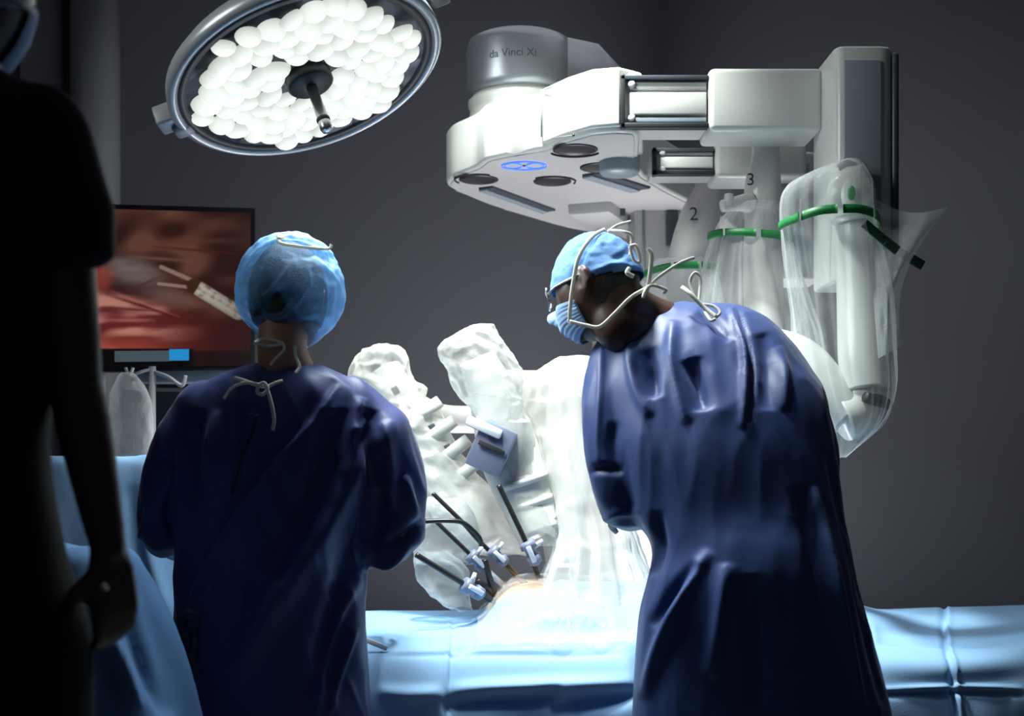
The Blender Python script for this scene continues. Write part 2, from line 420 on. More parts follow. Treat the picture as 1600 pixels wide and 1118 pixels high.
# raised cover on the hub's right half and its seams
cv = [xy(846, 232.6), xy(885, 217.5), xy(925, 206.5), xy(967, 203.5), (.365, 3.42), (.40, 3.7), (.15, 3.75)]
o = put('hub_cover', prism(cv, ZU + .012, ZT + .006, .010), M['white'], rob); auto(o, 40)
def bar(p, q, r, m=M['seam'], name='seam', parent=rob, n=8): return put(name, tube([p, q], [r, r], n), m, parent)
def onside(px, py, base):                 # pixel on the hub's near side, just proud of it
    return P(px, py, base)
bar(P(846, 140, 3.558), P(846, 214, 3.562), .0022); bar(P(850, 140, 3.553), P(862, 136, 3.51), .002)
bar(P(862, 216, 3.50), P(897, 211, 3.435), .0014); put('screw', lathe([(.004, -.001), (.004, .001)], 12, TR(P(896, 211, 3.43), frame((-.3, -1, 0)))), M['dark'], rob)
# neck and drum
dc = P(812, 100, 4.06)
put('boom_neck', lathe([(.20, 2.27), (.172, 2.31), (.165, 2.345), (.172, 2.36), (.172, 2.375), (.158, 2.385), (.158, 2.40)], 64, Matrix.Translation((dc.x, dc.y, 0))), M['white'], rob)
put('boom_drum', lathe([(.165, 2.392), (.176, 2.398), (.178, 2.42), (.178, 2.545), (.170, 2.572), (.15, 2.582), (.001, 2.585)], 72, Matrix.Translation((dc.x, dc.y, 0))), M['capgrey'], rob, label='grey metallic drum on top of the boom')
# overhead beam from the drum back to the robot's own column
V = []; rings = [(dc + Vector((.03, .02, 0)), .165, 2.30, 2.575), (dc + Vector((.16, .06, 0)), .155, 2.30, 2.565), (dc + Vector((.32, .30, 0)), .15, 2.30, 2.50), (dc + Vector((.58, 1.35, 0)), .14, 2.29, 2.46)]
Fc = []; dirn = Vector((.72, -.6, 0)).normalized()
for c, hw, z0, z1 in rings:
    for sx, z in ((-1, z0 + .02), (-.9, z0), (.9, z0), (1, z0 + .02), (1, z1 - .03), (.85, z1), (-.85, z1), (-1, z1 - .03)):
        V.append(Vector((c.x, c.y, 0)) + dirn * hw * sx + Vector((0, 0, z)))
for i in range(3):
    for k in range(8): Fc.append((i * 8 + k, i * 8 + (k + 1) % 8, i * 8 + 8 + (k + 1) % 8, i * 8 + 8 + k))
Fc += [tuple(range(8)), tuple(reversed(range(24, 32)))]
o = put('overhead_beam', (V, Fc), M['capgrey'], rob); auto(o, 40)
cc = dc + Vector((.60, 1.42, 0))
o = put('cart_column', box((cc.x, cc.y, 1.28), (.34, .26, 2.36), bev=.05, seg=4), M['offwhite'], rob); auto(o)
o = put('cart_base', box((cc.x, cc.y - .25, .10), (.75, 1.1, .18), bev=.05, seg=4), M['offwhite'], rob); auto(o)
for sx in (-.3, .3):
    for sy in (-.7, .2):
        put('castor', lathe([(.02, -.02), (.045, -.018), (.045, .018), (.02, .02)], 20, TR((cc.x + sx, cc.y + sy, .047), frame((1, 0, 0)))), M['dark'], rob)
# writing on the drum, bent round it
t = text_mesh('da Vinci Xi', .036, .0008); a = co(t)
ang0 = -PI / 2 - .14
aa = ang0 + a[:, 0] / .178
setco(t, np.stack([dc.x + np.cos(aa) * (.1786 + a[:, 2]), dc.y + np.sin(aa) * (.1786 + a[:, 2]), 2.487 + a[:, 1]], 1))
put('drum_lettering', t, M['inkgrey'], rob, smooth=False, label='dark lettering round the drum')
# round ports and blue light rings under the hub
def under_disc(px, py, r, arc):
    c = U(px, py); T = Matrix.Translation((c.x, c.y, 0))
    p = put('port', lathe([(r, ZU), (r, ZU - .007), (r - .006, ZU - .009), (r - .010, ZU - .006), (.001, ZU - .005)], 40, T), M['disc'], rob, label='dark round port under the hub')
    pts = [Vector((c.x + (r + .014) * math.cos(a), c.y + (r + .014) * math.sin(a), ZU - .005)) for a in np.linspace(arc[0], arc[1], 14)]
    put('grip_slot', tube(pts, .005, 8, seg=30, flat=.5), M['dark'], p)
under_disc(748, 278, .064, (2.6, 5.2)); under_disc(863, 281, .062, (3.9, 6.6)); under_disc(899, 231, .066, (.5, 2.6)); under_disc(938, 259, .064, (-.9, 1.3))
g = U(819, 256)
def ring(cx, cy, rx, ry, wd=.0028):
    pts = [Vector((cx + rx * math.cos(a), cy + ry * math.sin(a), ZU - .006)) for a in np.linspace(0, 2 * PI, 33)]
    return tube(pts, wd, 8, seg=64, flat=.4, cap=False)
put('light_ring', ring(g.x, g.y, .070, .052), M['bluelight'], rob, label='glowing blue oval outline')
put('light_ring', ring(g.x - .034, g.y, .027, .036), M['bluelight'], rob); put('light_ring', ring(g.x + .034, g.y, .027, .036), M['bluelight'], rob)
put('light_dot', lathe([(.005, ZU), (.005, ZU - .007)], 12, Matrix.Translation((g.x, g.y, 0))), M['dark'], rob)

def telescope(x0, x1, xe, y, z0, z1, wd, rz=0, pivot=None, name=''):
    """a boom: dark framed recess with a light rail in it, then the white sliding end block"""
    T = Matrix.Translation(Vector(pivot)) @ Matrix.Rotation(rz, 4, 'Z') @ Matrix.Translation(-Vector(pivot)) if pivot is not None else Matrix.Identity(4)
    def q(nm, c, s, m, bev=.003, par=rob):
        me = box(c, s, bev=bev, seg=3); me.transform(T); o = put(nm, me, m, par); auto(o); return o
    ym = y + wd / 2; zc = (z0 + z1) / 2; h = z1 - z0; L = x1 - x0; xc = (x0 + x1) / 2
    b = q('boom_beam', (xc, ym, zc), (L, wd - .02, h - .02), M['offwhite'], .004)
    q('rail_frame', (xc, y + .008, z1 - .008), (L, .03, .012), M['darkgrey'], .002, b)
    q('rail_frame', (xc, y + .008, z0 + .009), (L, .03, .014), M['dark'], .002, b)
    q('rail_frame', (x0 + .006, y + .008, zc), (.012, .03, h), M['dark'], .002, b)
    q('rail', (xc + .01, y + .006, z0 + h * .80), (L - .03, .012, h * .13), M['white'], .003, b)
    q('rail', (xc + .01, y + .004, z0 + h * .47), (L - .03, .014, h * .42), M['white'], .004, b)
    q('rail', (xc + .01, y + .006, z0 + h * .17), (L - .03, .012, h * .10), M['panel'], .003, b)
    for zz in (z0 + h * .82, z0 + h * .2):
        me = mesh(*lathe([(.010, -.004), (.010, .004), (.006, .006)], 14, TR((x0 + .03, y - .001, zz), frame((0, -1, 0))))); me.transform(T); put('bolt', me, M['white'], b)
    e = q('boom_end', ((x1 + xe) / 2, ym - .006, zc + .004), (xe - x1, wd + .02, h + .025), M['white'], .016)
    return T, e
telescope(.302, .545, .86, 3.375, 2.105, 2.255, .17)
telescope(.43, .62, .90, 3.72, 2.055, 2.14, .16)
# slots cut in the underside
for a, b, wd in (((770, 291), (868, 327), .055), ((940, 268), (1016, 292), .075)):
    p = U(*a, ZU - .006); q = U(*b, ZU - .006); d = (q - p); n2 = Vector((-d.y, d.x, 0)).normalized() * wd
    s = put('underside_slot', prism([p.xy, q.xy, (q + n2).xy, (p + n2).xy], ZU - .012, ZU - .002, .002, 1), M['darkgrey'], rob, smooth=False)
    put('slot_cover', prism([(p + n2 * .45).xy, (q + n2 * .45 - d * .03).xy, (q + n2).xy, (p + n2).xy], ZU - .018, ZU - .010, .002, 1), M['panel'], s, smooth=False)
# hanging boxes under the rear booms
o = put('boom_gearbox', box(P(905, 322, 4.35) + Vector((.08, .1, .03)), (.16, .28, .13), rz=-.35, bev=.015), M['offwhite'], rob); auto(o)
o = put('boom_gearbox', box(P(970, 335, 4.6) + Vector((.1, .1, .02)), (.30, .3, .15), rz=-.2, bev=.02), M['offwhite'], rob); auto(o)
o = put('joint_housing', lathe([(.055, 0), (.062, .01), (.062, .08), (.05, .1)], 32, Matrix.Translation(P(968, 242, 3.72) - Vector((0, 0, .06)))), M['panel'], rob)

# arm 4's tall column (right)
def column(x0, x1, y0, y1, zb, zt, pnl=True, m=M['white'], skew=.035):
    pts = [(x0, y0 + skew + .022), (x0 + .004, y0 + skew + .006), (x0 + .012, y0 + .003), (x0 + .024, y0), (x1 - .05, y0), (x1 - .022, y0 + .008), (x1 - .006, y0 + .03), (x1, y0 + .07), (x1, y1), (x0, y1)]
    c = put('arm_column', prism(pts, zb, zt, .010), m, rob); auto(c, 50)
    if pnl:
        o = put('column_panel', box(((x0 + x1) / 2 - .012, y0 - .001, (zb + zt) / 2 - .01), (x1 - x0 - .070, .008, zt - zb - .06), bev=.003), M['panel'], c, label='blue-grey front panel'); auto(o)
    return c
c4 = column(.856, 1.024, 3.22, 3.45, 1.66, 2.285, skew=.008)
put('column_side_shade', box((1.014, 3.262, 1.98), (.02, .07, .58), bev=.008, rz=.2), M['darkgrey'], c4)  # shade on the column's side away from the light, put in as dark colour
c3 = column(P(1190, 0, 3.85).x, P(1282, 0, 3.85).x, 3.80, 4.0, 1.75, 2.15, m=M['offwhite'])
c2 = column(P(985, 0, 4.5).x, P(1098, 0, 4.5).x, 4.45, 4.65, 1.6, 2.14, False, m=M['offwhite'])
put('column_window', box(P(1050, 357, 4.44), (.045, .012, .13), bev=.003), M['darkgrey'], c2, label='dark upright window')
put('column_window', box(P(972, 325, 4.42), (.024, .012, .06), bev=.003), M['darkgrey'], c2)
bar(P(1005, 310, 4.445), P(1006, 440, 4.445), .004, parent=c2)
c1 = column(P(930, 0, 4.85).x, P(990, 0, 4.85).x, 4.8, 4.95, 1.7, 2.14, False, m=M['offwhite'])
# shoulder links with their numbers
def tubepx(name, pts, radii, m, parent=rob, n=20, label=None, flat=1.0):
    return put(name, tube([P(*p) for p in pts], radii, n, seg=8 * len(pts), flat=flat), m, parent, label=label)
l2 = tubepx('arm_link', [(1112, 255, 4.1), (1106, 295, 4.1), (1094, 340, 4.1), (1084, 395, 4.1), (1078, 450, 4.1), (1078, 560, 4.0)], [.045, .046, .068, .082, .08, .075], M['offwhite'], label='arm link marked 2')
l3 = tubepx('arm_link', [(1196, 215, 3.62), (1196, 250, 3.62), (1192, 290, 3.62), (1192, 330, 3.62)], [.040, .042, .054, .056], M['white'], label='arm link marked 3')
tubepx('arm_link', [(1192, 322, 3.62), (1190, 345, 3.62), (1192, 420, 3.6), (1195, 560, 3.5)], [.062, .05, .058, .055], M['offwhite'])
tubepx('link_knob', [(1128, 322, 3.56), (1150, 318, 3.57), (1172, 316, 3.59)], [.018, .022, .03], M['white'])
tubepx('link_knob', [(1139, 322, 3.56), (1139, 303, 3.56)], [.018, .013], M['white'])
for ch, px, py, Y, par in (('2', 1084, 335, 4.022, l2), ('3', 1173, 281, 3.562, l3)):
    t = text_mesh(ch, .062 if ch == '2' else .05, .0008); t.transform(TR(P(px, py, Y), Matrix.Rotation(PI / 2, 3, 'X')) @ Matrix.Rotation(-.12, 4, 'Y')); put('arm_number', t, M['ink'], par, smooth=False)

# arm 4 below its column
put('shoulder_joint', lathe([(.03, -.06), (.056, -.055), (.06, -.02), (.06, .03), (.05, .045)], 32, TR(P(1328, 305, 3.16), frame((-.15, -1, .05)))), M['white'], rob)
put('shoulder_joint', tube([P(1328, 262, 3.2), P(1330, 300, 3.17), P(1332, 345, 3.16)], [.042, .062, .055], 24, seg=20), M['white'], rob)
put('joint_latch', tube([P(1310, 262, 3.15), P(1325, 254, 3.14), P(1340, 262, 3.15)], .008, 10), M['darkgrey'], rob)
put('indicator', lathe([(.010, 0), (.010, .004), (.006, .006)], 16, TR(P(1330, 302, 3.098), frame((0, -1, 0)) @ Matrix.Diagonal((1.9, 1, 1)))), M['greenlight'], rob, label='green oval indicator')
tubepx('upper_arm', [(1340, 330, 3.2), (1346, 450, 3.2), (1350, 560, 3.18), (1355, 612, 3.16)], [.058, .064, .066, .06], M['white'])
tubepx('elbow_band', [(1352, 620, 3.10), (1374, 626, 3.12), (1388, 632, 3.16)], [.014, .016, .014], M['dark'], label='black band at the elbow')
tubepx('elbow', [(1350, 600, 3.18), (1345, 640, 3.17), (1315, 655, 3.16)], [.058, .062, .06], M['white'])
tubepx('forearm', [(1330, 652, 3.17), (1290, 610, 3.2), (1240, 560, 3.25), (1150, 545, 3.35), (1040, 560, 3.5), (960, 590, 3.6)], [.06, .066, .066, .064, .06, .055], M['white'])
tubepx('forearm', [(1195, 555, 3.5), (1100, 560, 3.6), (960, 600, 3.62)], [.05, .05, .05], M['white'])
tubepx('forearm', [(1078, 555, 4.0), (1020, 560, 3.9), (900, 600, 3.7), (780, 600, 3.75)], [.06, .05, .05, .045], M['offwhite'])
tubepx('forearm', [(960, 320, 4.85), (945, 480, 4.7), (930, 640, 4.4), (720, 655, 4.0), (650, 640, 3.75)], [.05, .05, .05, .045, .05], M['offwhite'])

# instrument arms over the patient
def spar(pts, wds, m=M['armwhite'], name='instrument_arm', flat=.8):
    return put(name, tube([P(*p) for p in pts], wds, 20, seg=40, flat=flat), m, rob)
sA = spar([(600, 580, 3.7), (640, 650, 3.65), (690, 740, 3.6), (760, 850, 3.5)], [.055, .062, .066, .05])
sB = spar([(745, 560, 3.5), (770, 620, 3.5), (800, 720, 3.5), (842, 835, 3.45)], [.055, .07, .088, .062])
sC = spar([(895, 600, 3.6), (890, 700, 3.6), (880, 800, 3.55), (880, 880, 3.5)], [.07, .08, .07, .05])
for i, (px, py, Y) in enumerate([(618, 610, 3.60), (640, 632, 3.58), (676, 668, 3.55), (700, 700, 3.54)]):
    put('arm_button', box(P(px, py, Y), (.02, .012, .024), bev=.003, R=Matrix.Rotation(-.5, 3, 'Y')), M['darkgrey'], sA)
for k in range(4):
    q0 = P(655 + k * 22, 640 + k * 30, 3.60 - .01 * k)
    put('arm_collar', tube([q0, q0 + Vector((.022, 0, -.028))], [.066, .066], 24, flat=.85), M['white'], sA)
for k, (px, py) in enumerate([(815, 748), (825, 782), (836, 812)]):
    q0 = P(px, py, 3.47); put('arm_collar', tube([q0, q0 + Vector((.006, 0, -.018))], [.078 - .004 * k, .076 - .004 * k], 28, flat=.85), M['white'], sB)

# instrument carriage: blue-grey box with a black slot
car = thing('instrument_drive', P(765, 700, 3.36), 'blue-grey instrument drive box with a black slot clipped on the middle robot arm', 'instrument')
RB = Matrix.Rotation(.42, 3, 'Y')
o = put('drive_body', box(P(768, 700, 3.40), (.105, .09, .135), bev=.008, R=RB), M['bluegrey'], car); auto(o)
o = put('drive_top', box(P(757, 668, 3.385), (.105, .10, .028), bev=.008, R=RB), M['clearplastic'], car, label='pale clear top cap'); auto(o)
put('slot', box(P(768, 699, 3.346), (.078, .008, .014), bev=.002, R=RB), M['ink'], car, label='black slot'); put('button', box(P(769, 680, 3.348), (.018, .008, .022), bev=.002, R=RB), M['ink'], car)

def rod(name, pts, r, m, label, cat='instrument', group=None, parts=()):
    t = thing(name, P(*pts[-1]), label, cat, group)
    put('shaft', tube([P(*p) for p in pts], r, 10, seg=max(8, 8 * len(pts))), m, t)
    return t
def cannula(t, px, py, Y, d, s=1.0, col='bluegrey'):
    s *= .82
    """ribbed seal housing of a port around the shaft"""
    R = frame(d); c = P(px, py, Y)
    put('seal_housing', lathe([(.012 * s, -.03 * s), (.02 * s, -.028 * s), (.022 * s, -.012 * s), (.014 * s, -.010 * s), (.014 * s, .008 * s), (.019 * s, .010 * s), (.017 * s, .03 * s), (.008 * s, .036 * s)], 24, TR(c, R)), M[col], t)
    for k in (-1, 1):
        b = R @ Vector((0, 1, 0)) * .024 * s * k
        put('clip', box(c + b, (.012 * s, .014 * s, .042 * s), bev=.002, R=R), M['ink' if k < 0 else 'clearplastic'], t)
    put('valve', tube([c + R @ Vector((.012, 0, -.01)) * s, c + R @ Vector((.038, .008, -.018)) * s], [.007 * s, .005 * s], 12), M['clearplastic'], t)
def dpx(a, b): return (P(*b) - P(*a)).normalized()
t = rod('instrument_shaft', [(779, 757, 3.36), (823, 850, 3.36), (842, 903, 3.40)], .0075, M['dsteel'], 'straight black instrument shaft running down from the blue-grey drive box')
cannula(t, 830, 862, 3.36, dpx((779, 757, 3.36), (842, 903, 3.4)), 1.35)
t = rod('instrument_shaft', [(676, 770, 3.36), (722, 815, 3.36), (756, 852, 3.38), (830, 918, 3.42)], .0062, M['dsteel'], 'thin dark shaft nearest the white arm, ending in a brown tube at the stained skin')
put('cannula_tube', tube([P(782, 873, 3.38), P(826, 918, 3.42)], [.0075, .0075], 12), M['brown'], t, label='brown tube')
cannula(t, 778, 868, 3.37, dpx((676, 770, 3.36), (830, 918, 3.42)), 1.15)
t = rod('instrument_shaft', [(682, 815, 3.34), (735, 866, 3.35), (793, 920, 3.4)], .0062, M['dsteel'], 'thin dark shaft crossing under the bent tube beside the assistant elbow')
cannula(t, 745, 876, 3.35, dpx((682, 815, 3.34), (793, 920, 3.4)), 1.2)
put('cannula_tube', tube([P(762, 892, 3.36), P(793, 920, 3.4)], [.0085, .0085], 12), M['clearplastic'], t)
t = rod('instrument_shaft', [(650, 866, 3.24), (722, 910, 3.28), (772, 940, 3.34)], .0078, M['dsteel'], 'lowest thick black shaft reaching out from behind the assistant sleeve')
cannula(t, 738, 920, 3.29, dpx((650, 866, 3.24), (772, 940, 3.34)), 1.3)
t = rod('suction_tube', [(664, 814, 3.28), (700, 813, 3.28), (725, 817, 3.29), (748, 838, 3.31), (752, 852, 3.32)], .0065, M['dsteel'], 'dark bent tube curving over the ports towards the lapping sleeve', 'tube')
t = rod('port_pin', [(757, 874, 3.33), (764, 900, 3.34), (773, 928, 3.36)], .0095, M['dsteel'], 'short thick black pin standing upright between the ports', 'instrument')
put('pin_foot', tube([P(745, 906, 3.32), P(773, 928, 3.36)], [.009, .011], 12), M['dsteel'], t)

# ------------------------------------------------------------------ film drapes over the arms
def smoothnoise_ring(rows, n, rings, pleat=0, np_=14, seed=0, expo=2.2, cap=False, twist=0.0):
    A = cr(rows, rings); V = []; Fc = []
    for i, (py, xl, xr, Y, hd) in enumerate(A):
        c = P((xl + xr) / 2, py, Y); hw = abs(xr - xl) / 2 / F * Y; f = i / (rings - 1)
        for k in range(n):
            a = 2 * PI * k / n; ca, sa = math.cos(a), math.sin(a)
            pl = 1 + pleat * f ** .5 * (noise.noise(Vector((a * 0 + math.cos(a) * np_ * .35 + seed, math.sin(a) * np_ * .35, f * 1.5))) + .35 * noise.noise(Vector((ca * np_ + seed, sa * np_, f * 5))))
            V.append(c + Vector((hw * pl * math.copysign(abs(ca) ** (2 / expo), ca), hd * pl * math.copysign(abs(sa) ** (2 / expo), sa), 0)))
    m = len(A)
    for i in range(m - 1):
        for k in range(n):
            a = i * n + k; b = i * n + (k + 1) % n; Fc.append((a, a + n, b + n, b))
    if cap: Fc.append(tuple(range(n))); Fc.append(tuple(reversed(range((m - 1) * n, m * n))))
    return mesh(V, Fc), A
def crumple(me, amp, fr, seed=0):
    a = co(me); nn = nrm(me); D = np.empty(len(a))
    for i, p in enumerate(a):
        q = Vector(p) * fr + Vector((seed, seed * 1.7, 0))
        v = noise.voronoi(q)[0]; D[i] = (v[1] - v[0]) * -1 + .5 * noise.noise(q * .6) + .25 * (noise.voronoi(q * 2.3)[0][0])
    setco(me, a + nn * (D * amp)[:, None])
def drape(name, rows, m, label, crum=(.012, 14), pleat=.0, n=110, rings=110, cap=False, seed=1, group=None, expo=2.2):
    me, A = smoothnoise_ring(rows, n, rings, pleat, seed=seed, cap=cap, expo=expo)
    if crum: crumple(me, crum[0], crum[1], seed)
    o = put(name, me, m, None, label=label, cat='drape', group=group)
    o['_rows'] = 0; del o['_rows']; return o, A

drape('arm_drape', [(538, 594, 610, 3.66, .02), (545, 568, 630, 3.66, .07), (570, 552, 640, 3.66, .09), (592, 546, 648, 3.66, .10), (605, 560, 668, 3.66, .10), (626, 585, 666, 3.65, .09), (650, 600, 690, 3.63, .09),
                    (680, 612, 707, 3.62, .09), (720, 628, 730, 3.6, .09), (770, 655, 768, 3.57, .09), (820, 690, 805, 3.54, .08), (865, 735, 830, 3.5, .06)], M['milky'],
      'crumpled milky plastic drape over the leftmost robot arm, beside the shorter figure', (.020, 17), cap=True, seed=3)
drape('arm_drape', [(506, 748, 772, 3.46, .02), (515, 722, 776, 3.46, .05), (545, 684, 792, 3.46, .09), (575, 695, 815, 3.46, .10), (600, 703, 818, 3.46, .10), (622, 722, 816, 3.46, .10), (645, 742, 822, 3.46, .09), (660, 745, 828, 3.46, .09)],
      M['hazy'], 'crumpled clear plastic hood on top of the middle robot arm', (.018, 17), cap=False, seed=8)
drape('arm_drape', [(655, 745, 828, 3.50, .09), (700, 760, 842, 3.52, .10), (760, 775, 858, 3.52, .10), (820, 795, 872, 3.48, .09), (850, 812, 872, 3.46, .07)],
      M['hazy'], 'smooth bright plastic sleeve on the lower half of the middle robot arm', (.006, 12), cap=False, seed=10)
drape('arm_drape', [(558, 875, 925, 3.58, .03), (572, 850, 940, 3.58, .08), (600, 822, 960, 3.58, .11), (660, 822, 965, 3.58, .13), (740, 842, 970, 3.55, .14), (830, 862, 985, 3.5, .15), (900, 845, 1010, 3.45, .17), (960, 835, 1030, 3.42, .19)],
      M['milky'], 'wide milky plastic drape hanging in pleats behind the bending man', (.014, 9), pleat=.26, cap=False, seed=14)
drape('arm_drape', [(860, 650, 700, 3.42, .05), (885, 645, 730, 3.42, .07), (910, 655, 735, 3.42, .08), (935, 680, 735, 3.42, .07), (953, 705, 740, 3.42, .04)],
      M['clear'], 'loose end of clear plastic drape hanging under the lowest shaft', (.012, 14), seed=21)
drape('arm_drape', [(775, 668, 720, 3.44, .04), (800, 655, 740, 3.44, .06), (850, 645, 750, 3.44, .07), (880, 650, 740, 3.43, .06)],
      M['hazy'], 'crinkled clear plastic drape between the sleeve and the thin dark shafts', (.010, 14), seed=23)

def band(A, pys, over=.006, m=M['green'], name='green_band', parent=None, frac=(0, 1), n=60, segs=5, h=.013, tilt=0):
    """dashed coloured band lying on the film's front at a row"""
    for s in range(segs):
        V = []; Fc = []
        f0 = frac[0] + (frac[1] - frac[0]) * s / segs + .012; f1 = frac[0] + (frac[1] - frac[0]) * (s + 1) / segs - .012
        ks = np.linspace(f0, f1, 12)
        for f in ks:
            py = np.interp(f, np.linspace(0, 1, len(pys)), pys)
            xl = np.interp(py, A[:, 0], A[:, 1]); xr = np.interp(py, A[:, 0], A[:, 2]); Y = np.interp(py, A[:, 0], A[:, 3]); hd = np.interp(py, A[:, 0], A[:, 4])
            a = PI + PI * f; c = P((xl + xr) / 2, py, Y); hw = (xr - xl) / 2 / F * Y
            ca, sa = math.cos(a), math.sin(a)
            p = c + Vector(((hw + over) * math.copysign(abs(ca) ** .9, ca), (hd + over) * math.copysign(abs(sa) ** .9, sa), 0))
            out = Vector((ca, sa, 0)) * .003
            V += [p + Vector((0, 0, h)), p - Vector((0, 0, h)), p - Vector((0, 0, h)) + out, p + Vector((0, 0, h)) + out]
        for i in range(11):
            for k in range(4): Fc.append((i * 4 + k, i * 4 + (k + 1) % 4, i * 4 + 4 + (k + 1) % 4, i * 4 + 4 + k))
        Fc += [(0, 1, 2, 3), (47, 46, 45, 44)]
        put(name, (V, Fc), m, parent)
# right-hand bag
d4, A4 = drape('arm_drape', [(256, 1308, 1345, 3.14, .04), (272, 1262, 1352, 3.14, .09), (295, 1226, 1358, 3.14, .12), (345, 1222, 1362, 3.14, .12), (450, 1234, 1388, 3.15, .12), (550, 1246, 1396, 3.15, .12),
                    (620, 1266, 1394, 3.15, .11), (665, 1290, 1375, 3.14, .08), (715, 1306, 1322, 3.13, .02)], M['clear'],
      'large clear plastic drape bag with green band round the rightmost robot arm', (.006, 8), pleat=.10, n=160, rings=130, seed=31)
band(A4, [356, 352, 343, 341, 346, 352], .010, parent=d4, segs=4, h=.011)
# clear flap with dark band end, sticking out to the right
V = []; Fc = []
nu, nv = 24, 24
c00, c10, c01, c11 = (1352, 300), (1482, 322), (1372, 560), (1408, 540)
for i in range(nu):
    for j in range(nv):
        u, v = i / (nu - 1), j / (nv - 1)
        x = (c00[0] * (1 - u) + c10[0] * u) * (1 - v) + (c01[0] * (1 - u) + c11[0] * u) * v - 38 * math.sin(v * PI) * u * .8
        y = (c00[1] * (1 - u) + c10[1] * u) * (1 - v) + (c01[1] * (1 - u) + c11[1] * u) * v + 20 * math.sin(u * PI) * (1 - v)
        V.append(P(x, y, 3.06 + .05 * math.sin(u * 5 + v * 3) + .03 * noise.noise(Vector((u * 4, v * 4, 3)))))
for i in range(nu - 1):
    for j in range(nv - 1): Fc.append((i * nv + j, i * nv + j + 1, (i + 1) * nv + j + 1, (i + 1) * nv + j))
fl = put('flap', (V, Fc), M['clear'], d4)
pts = [(1350, 348), (1378, 372), (1405, 393), (1428, 406), (1444, 415)]
put('band_tail', tube([P(x, y, 3.04) for x, y in pts[:3]], .012, 8, seg=16, flat=.2, up=(0, 1, 0)), M['greendark'], d4); put('band_tail', tube([P(x, y, 3.04) for x, y in [(1384, 377), (1400, 390), (1416, 400)]], .012, 8, seg=12, flat=.2, up=(0, 1, 0)), M['greendark'], d4)
put('band_tail', tube([P(x, y, 3.04) for x, y in [(1422, 403), (1432, 409), (1442, 415)]], .013, 8, seg=12, flat=.2, up=(0, 1, 0)), M['greendark'], d4, label='dark tail end of the band')
d3, A3 = drape('arm_drape', [(318, 1150, 1215, 3.60, .06), (340, 1128, 1225, 3.58, .09), (372, 1112, 1232, 3.56, .11), (440, 1095, 1250, 3.55, .14), (520, 1085, 1275, 3.53, .16), (600, 1080, 1290, 3.5, .17)], M['clear'],
      'clear plastic drape with green band on the arm marked 3', (.007, 8), pleat=.16, n=140, rings=90, seed=41)
band(A3, [370, 371, 374, 378, 380, 380], .012, parent=d3, segs=4, h=.011)
d2, A2 = drape('arm_drape', [(408, 1020, 1108, 3.98, .10), (428, 1008, 1118, 3.96, .13), (500, 985, 1130, 3.93, .16), (600, 980, 1140, 3.9, .17)], M['clear'],
      'clear plastic drape with green band low on the arm marked 2', (.007, 8), pleat=.14, n=120, rings=70, seed=47)
band(A2, [436, 430, 425, 424, 424, 426], .012, parent=d2, segs=5, h=.011)

# ------------------------------------------------------------------ operating table, patient, drapes
tb = thing('operating_table', (.4, 3.4, 0), 'low operating table hidden under the pale blue sheets', 'table')
o = put('table_top', box((.45, 3.40, .50), (2.56, .56, .07), bev=.02), M['steel'], tb); o = put('mattress', box((.45, 3.40, .56), (2.52, .54, .05), bev=.02), M['dark'], tb)
o = put('pedestal', box((.3, 3.4, .28), (.4, .3, .40), bev=.03), M['steel'], tb); o = put('table_base', box((.3, 3.4, .05), (1.1, .5, .09), bev=.03), M['steel'], tb)
prof = [(3.80, .10), (3.79, .45), (3.775, .68), (3.74, .722), (3.60, .730), (3.40, .733), (3.20, .731), (3.08, .724), (3.02, .700), (2.985, .65), (2.965, .58), (2.96, .40), (2.955, .10)]
nu, nv = 420, 130
pr = cr(prof, nv); x0, x1 = P(300, 0, 3.3).x, P(1720, 0, 3.3).x
V = []; Fc = []
for i in range(nu):
    x = x0 + (x1 - x0) * i / (nu - 1)
    for j in range(nv):
        y, z = pr[j]
        pxx = 800 + F * x / 3.4
        top = max(0, min(1, (z - .45) / .25))
        b = .105 / (1 + math.exp(-(pxx - 770) / 13)) / (1 + math.exp((pxx - 1330) / 45)) * math.exp(-((y - 3.44) / .25) ** 4)
        z += b * top
        z += top * (.018 * max(0, min(1, (pxx - 1400) / 250)))
        z += top * .004 * noise.noise(Vector((x * 5, y * 7, 0)))
        if z < .69:
            dp = (.70 - z) / .6
            y -= (.02 + .06 * dp) * (noise.noise(Vector((x * 3.2, 4, z * 1.2))) + .4 * noise.noise(Vector((x * 9, 1, z * 2)))) * min(1, dp * 2.2) * (1 if y < 3.4 else -1)
        V.append(Vector((x, y, z)))
for i in range(nu - 1):
    for j in range(nv - 1): Fc.append((i * nv + j, (i + 1) * nv + j, (i + 1) * nv + j + 1, i * nv + j + 1))
dm = mesh(V, Fc)
if nrm(dm)[nv * 200 + nv // 2][2] < 0: dm.flip_normals()
